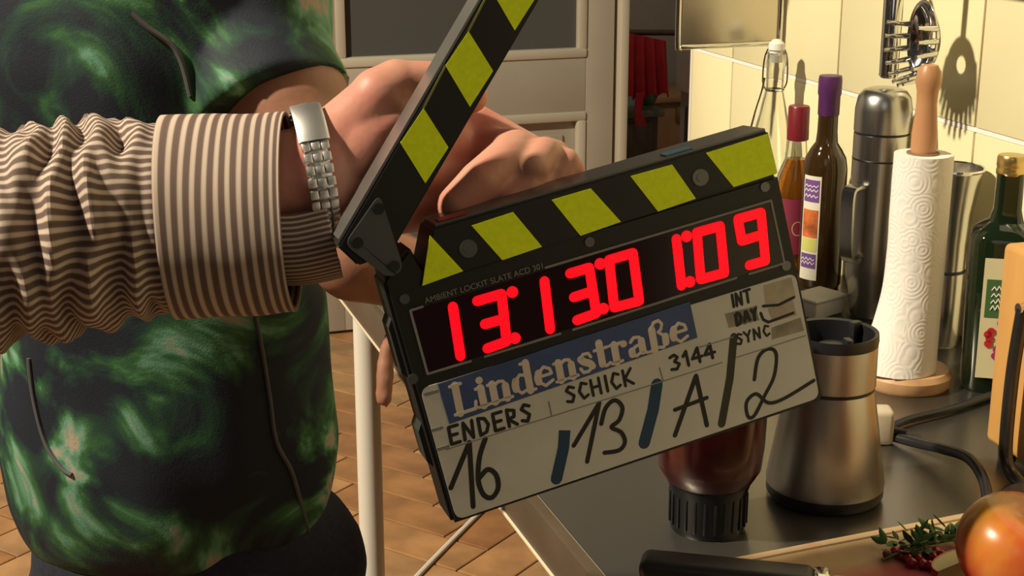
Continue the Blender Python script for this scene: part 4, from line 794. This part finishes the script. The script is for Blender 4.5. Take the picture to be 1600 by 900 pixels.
for s in (-.09, .09): new('shoe', box(B(), (-.045, -.07, 0), (.045, .20, .075), .025, Matrix.Translation(pt(s, 0, 0)) @ sideM, 3), M('shoe_black', (.02, .02, .02), .5), perB)
# ================================================================== PERSON IN THE TIE-DYE SHIRT
PA = at_d(258, 600, 1.45); PA.z = 0; sd = RT.copy(); fa = Vector((-FW.x, -FW.y, 0)).normalized()
aM = Matrix((sd, -fa, Vector((0, 0, 1)))).transposed().to_4x4()
def pa(s, f_, z): return PA+sd*s+fa*f_+Vector((0, 0, z))
SH2 = at_d(392, -20, 1.365); EL2 = at_d(556, 400, 1.28)
bm = B(); capsule(bm, SH2, .057, at_d(450, 170, 1.305), .056); capsule(bm, at_d(450, 170, 1.305), .056, EL2, .040); WR2 = at_d(690, 445, 1.30); capsule(bm, EL2, .040, WR2, .027)
capsule(bm, WR2, .026, at_d(680, 505, 1.30), .022)
for ch in ([(668, 470, 1.295, .016), (634, 500, 1.29, .012), (604, 548, 1.29, .0072), (601, 590, 1.288, .0086), (600, 624, 1.287, .0076)], [(672, 510, 1.30, .011), (678, 580, 1.30, .009), (680, 630, 1.30, .008)], [(685, 510, 1.30, .011), (696, 585, 1.30, .009), (698, 640, 1.30, .008)], [(698, 505, 1.30, .010), (712, 575, 1.30, .009), (714, 625, 1.30, .008)], [(704, 500, 1.30, .010), (728, 555, 1.30, .008), (732, 595, 1.30, .0075)]):
    for a, b in zip(ch, ch[1:]): capsule(bm, at_d(*a[:3]), a[3], at_d(*b[:3]), b[3])
ell(bm, pa(0, 0, 1.14), (.125, .085, .26), aM); ell(bm, pa(.0, 0, .92), (.11, .07, .12), aM); capsule(bm, pa(-.15, 0, 1.36), .05, SH2, .045); capsule(bm, pa(0, 0, 1.40), .05, pa(0, .01, 1.50), .045)
ell(bm, pa(0, .015, 1.595), (.070, .090, .105), aM); capsule(bm, pa(0, .105, 1.60), .010, pa(0, .116, 1.575), .012)
for s in (-.071, .071): ell(bm, pa(s, .005, 1.585), (.009, .018, .028), aM)
capsule(bm, pa(-.19, -.01, 1.34), .045, pa(-.26, -.06, 1.08), .036); capsule(bm, pa(-.26, -.06, 1.08), .036, pa(-.27, -.02, .84), .026); ell(bm, pa(-.27, -.01, .77), (.02, .035, .065), aM)
perA = remeshed('person', bm, SKIN_A, .0042, 5); tag(perA, 'person in green and black tie-dye T-shirt standing behind the striped sleeve', 'person')
zz = [.770, .785, .82, .88, .96, 1.05, 1.15, 1.25, 1.33, 1.39, 1.43]; hwv = [.130, .142, .153, .1585, .154, .150, .155, .166, .168, .13, .065]; dv = [.09, .104, .112, .113, .108, .106, .108, .112, .105, .085, .06]
cx = [-.004, -.002, .0, .002, .001, 0, 0, 0, 0, 0, 0]
zi = [(.770+(1.43-.770)*k/60) for k in range(61)]
def itp(z, arr):
    for i in range(len(zz)-1):
        if z <= zz[i+1]+1e-9: f_ = (z-zz[i])/(zz[i+1]-zz[i]); return arr[i]+(arr[i+1]-arr[i])*f_
    return arr[-1]
bm = loft([pa(itp(z, cx), 0, z) for z in zi], [itp(z, hwv) for z in zi], [itp(z, dv) for z in zi], [sd]*61, [fa]*61, 72)
sv = (EL2-SH2).normalized(); HEM = at_d(432, 172, 1.305); capsule(bm, pa(.12, .01, 1.37), .064, HEM-(HEM-SH2).normalized()*.06, .064)
su = (sd-sv*sd.dot(sv)).normalized(); sw = sv.cross(su); tmpc = loft([HEM-sv*.07, HEM-sv*.002], [.066, .073], [.064, .068], [su]*2, [sw]*2, 40); me_ = bpy.data.meshes.new('x'); tmpc.to_mesh(me_); tmpc.free(); bm.from_mesh(me_); bpy.data.meshes.remove(me_)
capsule(bm, pa(-.13, 0, 1.37), .06, pa(-.225, -.03, 1.22), .058)
def fold(p):
    q = p-PA; s = q.dot(sd); z = q.z
    return .013*sin(2*pi*(z*3.2+s*5.5+1.2*noise.noise(q*4)))*noise.noise(q*3.1+Vector((4, 1, 2)))+.004*noise.noise(Vector((s*16, q.dot(fa)*16, z*7)))+.009*noise.noise(Vector((s*5, q.dot(fa)*5, z*3)))
shirt = remeshed('t_shirt', bm, tie_dye(), .0052, 5, perA, fold)
from mathutils.bvhtree import BVHTree
bpy.context.view_layer.update()
bv = BVHTree.FromObject(shirt, bpy.context.evaluated_depsgraph_get())
def onshirt(px, py, lift=.001):
    h = bv.ray_cast(EYE, ray(px, py).normalized()); 
    return h[0]-ray(px, py).normalized()*lift if h[0] else None
PIP = M('grey_piping', (.075, .072, .075), .7)
for ln, r in (([(400, 495), (412, 560), (422, 625), (432, 690), (455, 735), (470, 785), (482, 830)], .0020), ([(206, 20), (232, 44), (268, 70), (285, 100), (298, 150)], .0026), ([(45, 560), (52, 620), (70, 690), (95, 730), (112, 742)], .0022)):
    pts = [onshirt(*p) for p in ln]; pts = [p for p in pts if p]
    if len(pts) > 2: new('seam_piping', tube(catmull(pts, 5), r, 8), PIP, perA)
bm = B(); ell(bm, pa(.022, 0, .745), (.168, .106, .12), aM)
for s in (-.068, .098): capsule(bm, pa(s, .0, .70), .090, pa(s, .012, .47), .066); capsule(bm, pa(s, .012, .47), .066, pa(s, 0, .06), .052)
jeans = remeshed('jeans', bm, M('navy_denim', (.012, .015, .028), .8, var=.3, scale=200), .008, 4, perA, lambda p: .005*noise.noise(p*9))
bm = B(); ell(bm, pa(0, -.012, 1.63), (.080, .092, .088), aM); capsule(bm, pa(0, -.06, 1.6), .06, pa(0, -.07, 1.5), .05); remeshed('hair', bm, M('dark_hair', (.03, .02, .015), .7), .008, 3, perA)
for s in (-.075, .085): new('shoe', box(B(), (-.042, -.18, 0), (.042, .06, .07), .025, Matrix.Translation(pa(s, 0, 0)) @ aM, 3), M('shoe_grey', (.08, .08, .09), .6), perA)
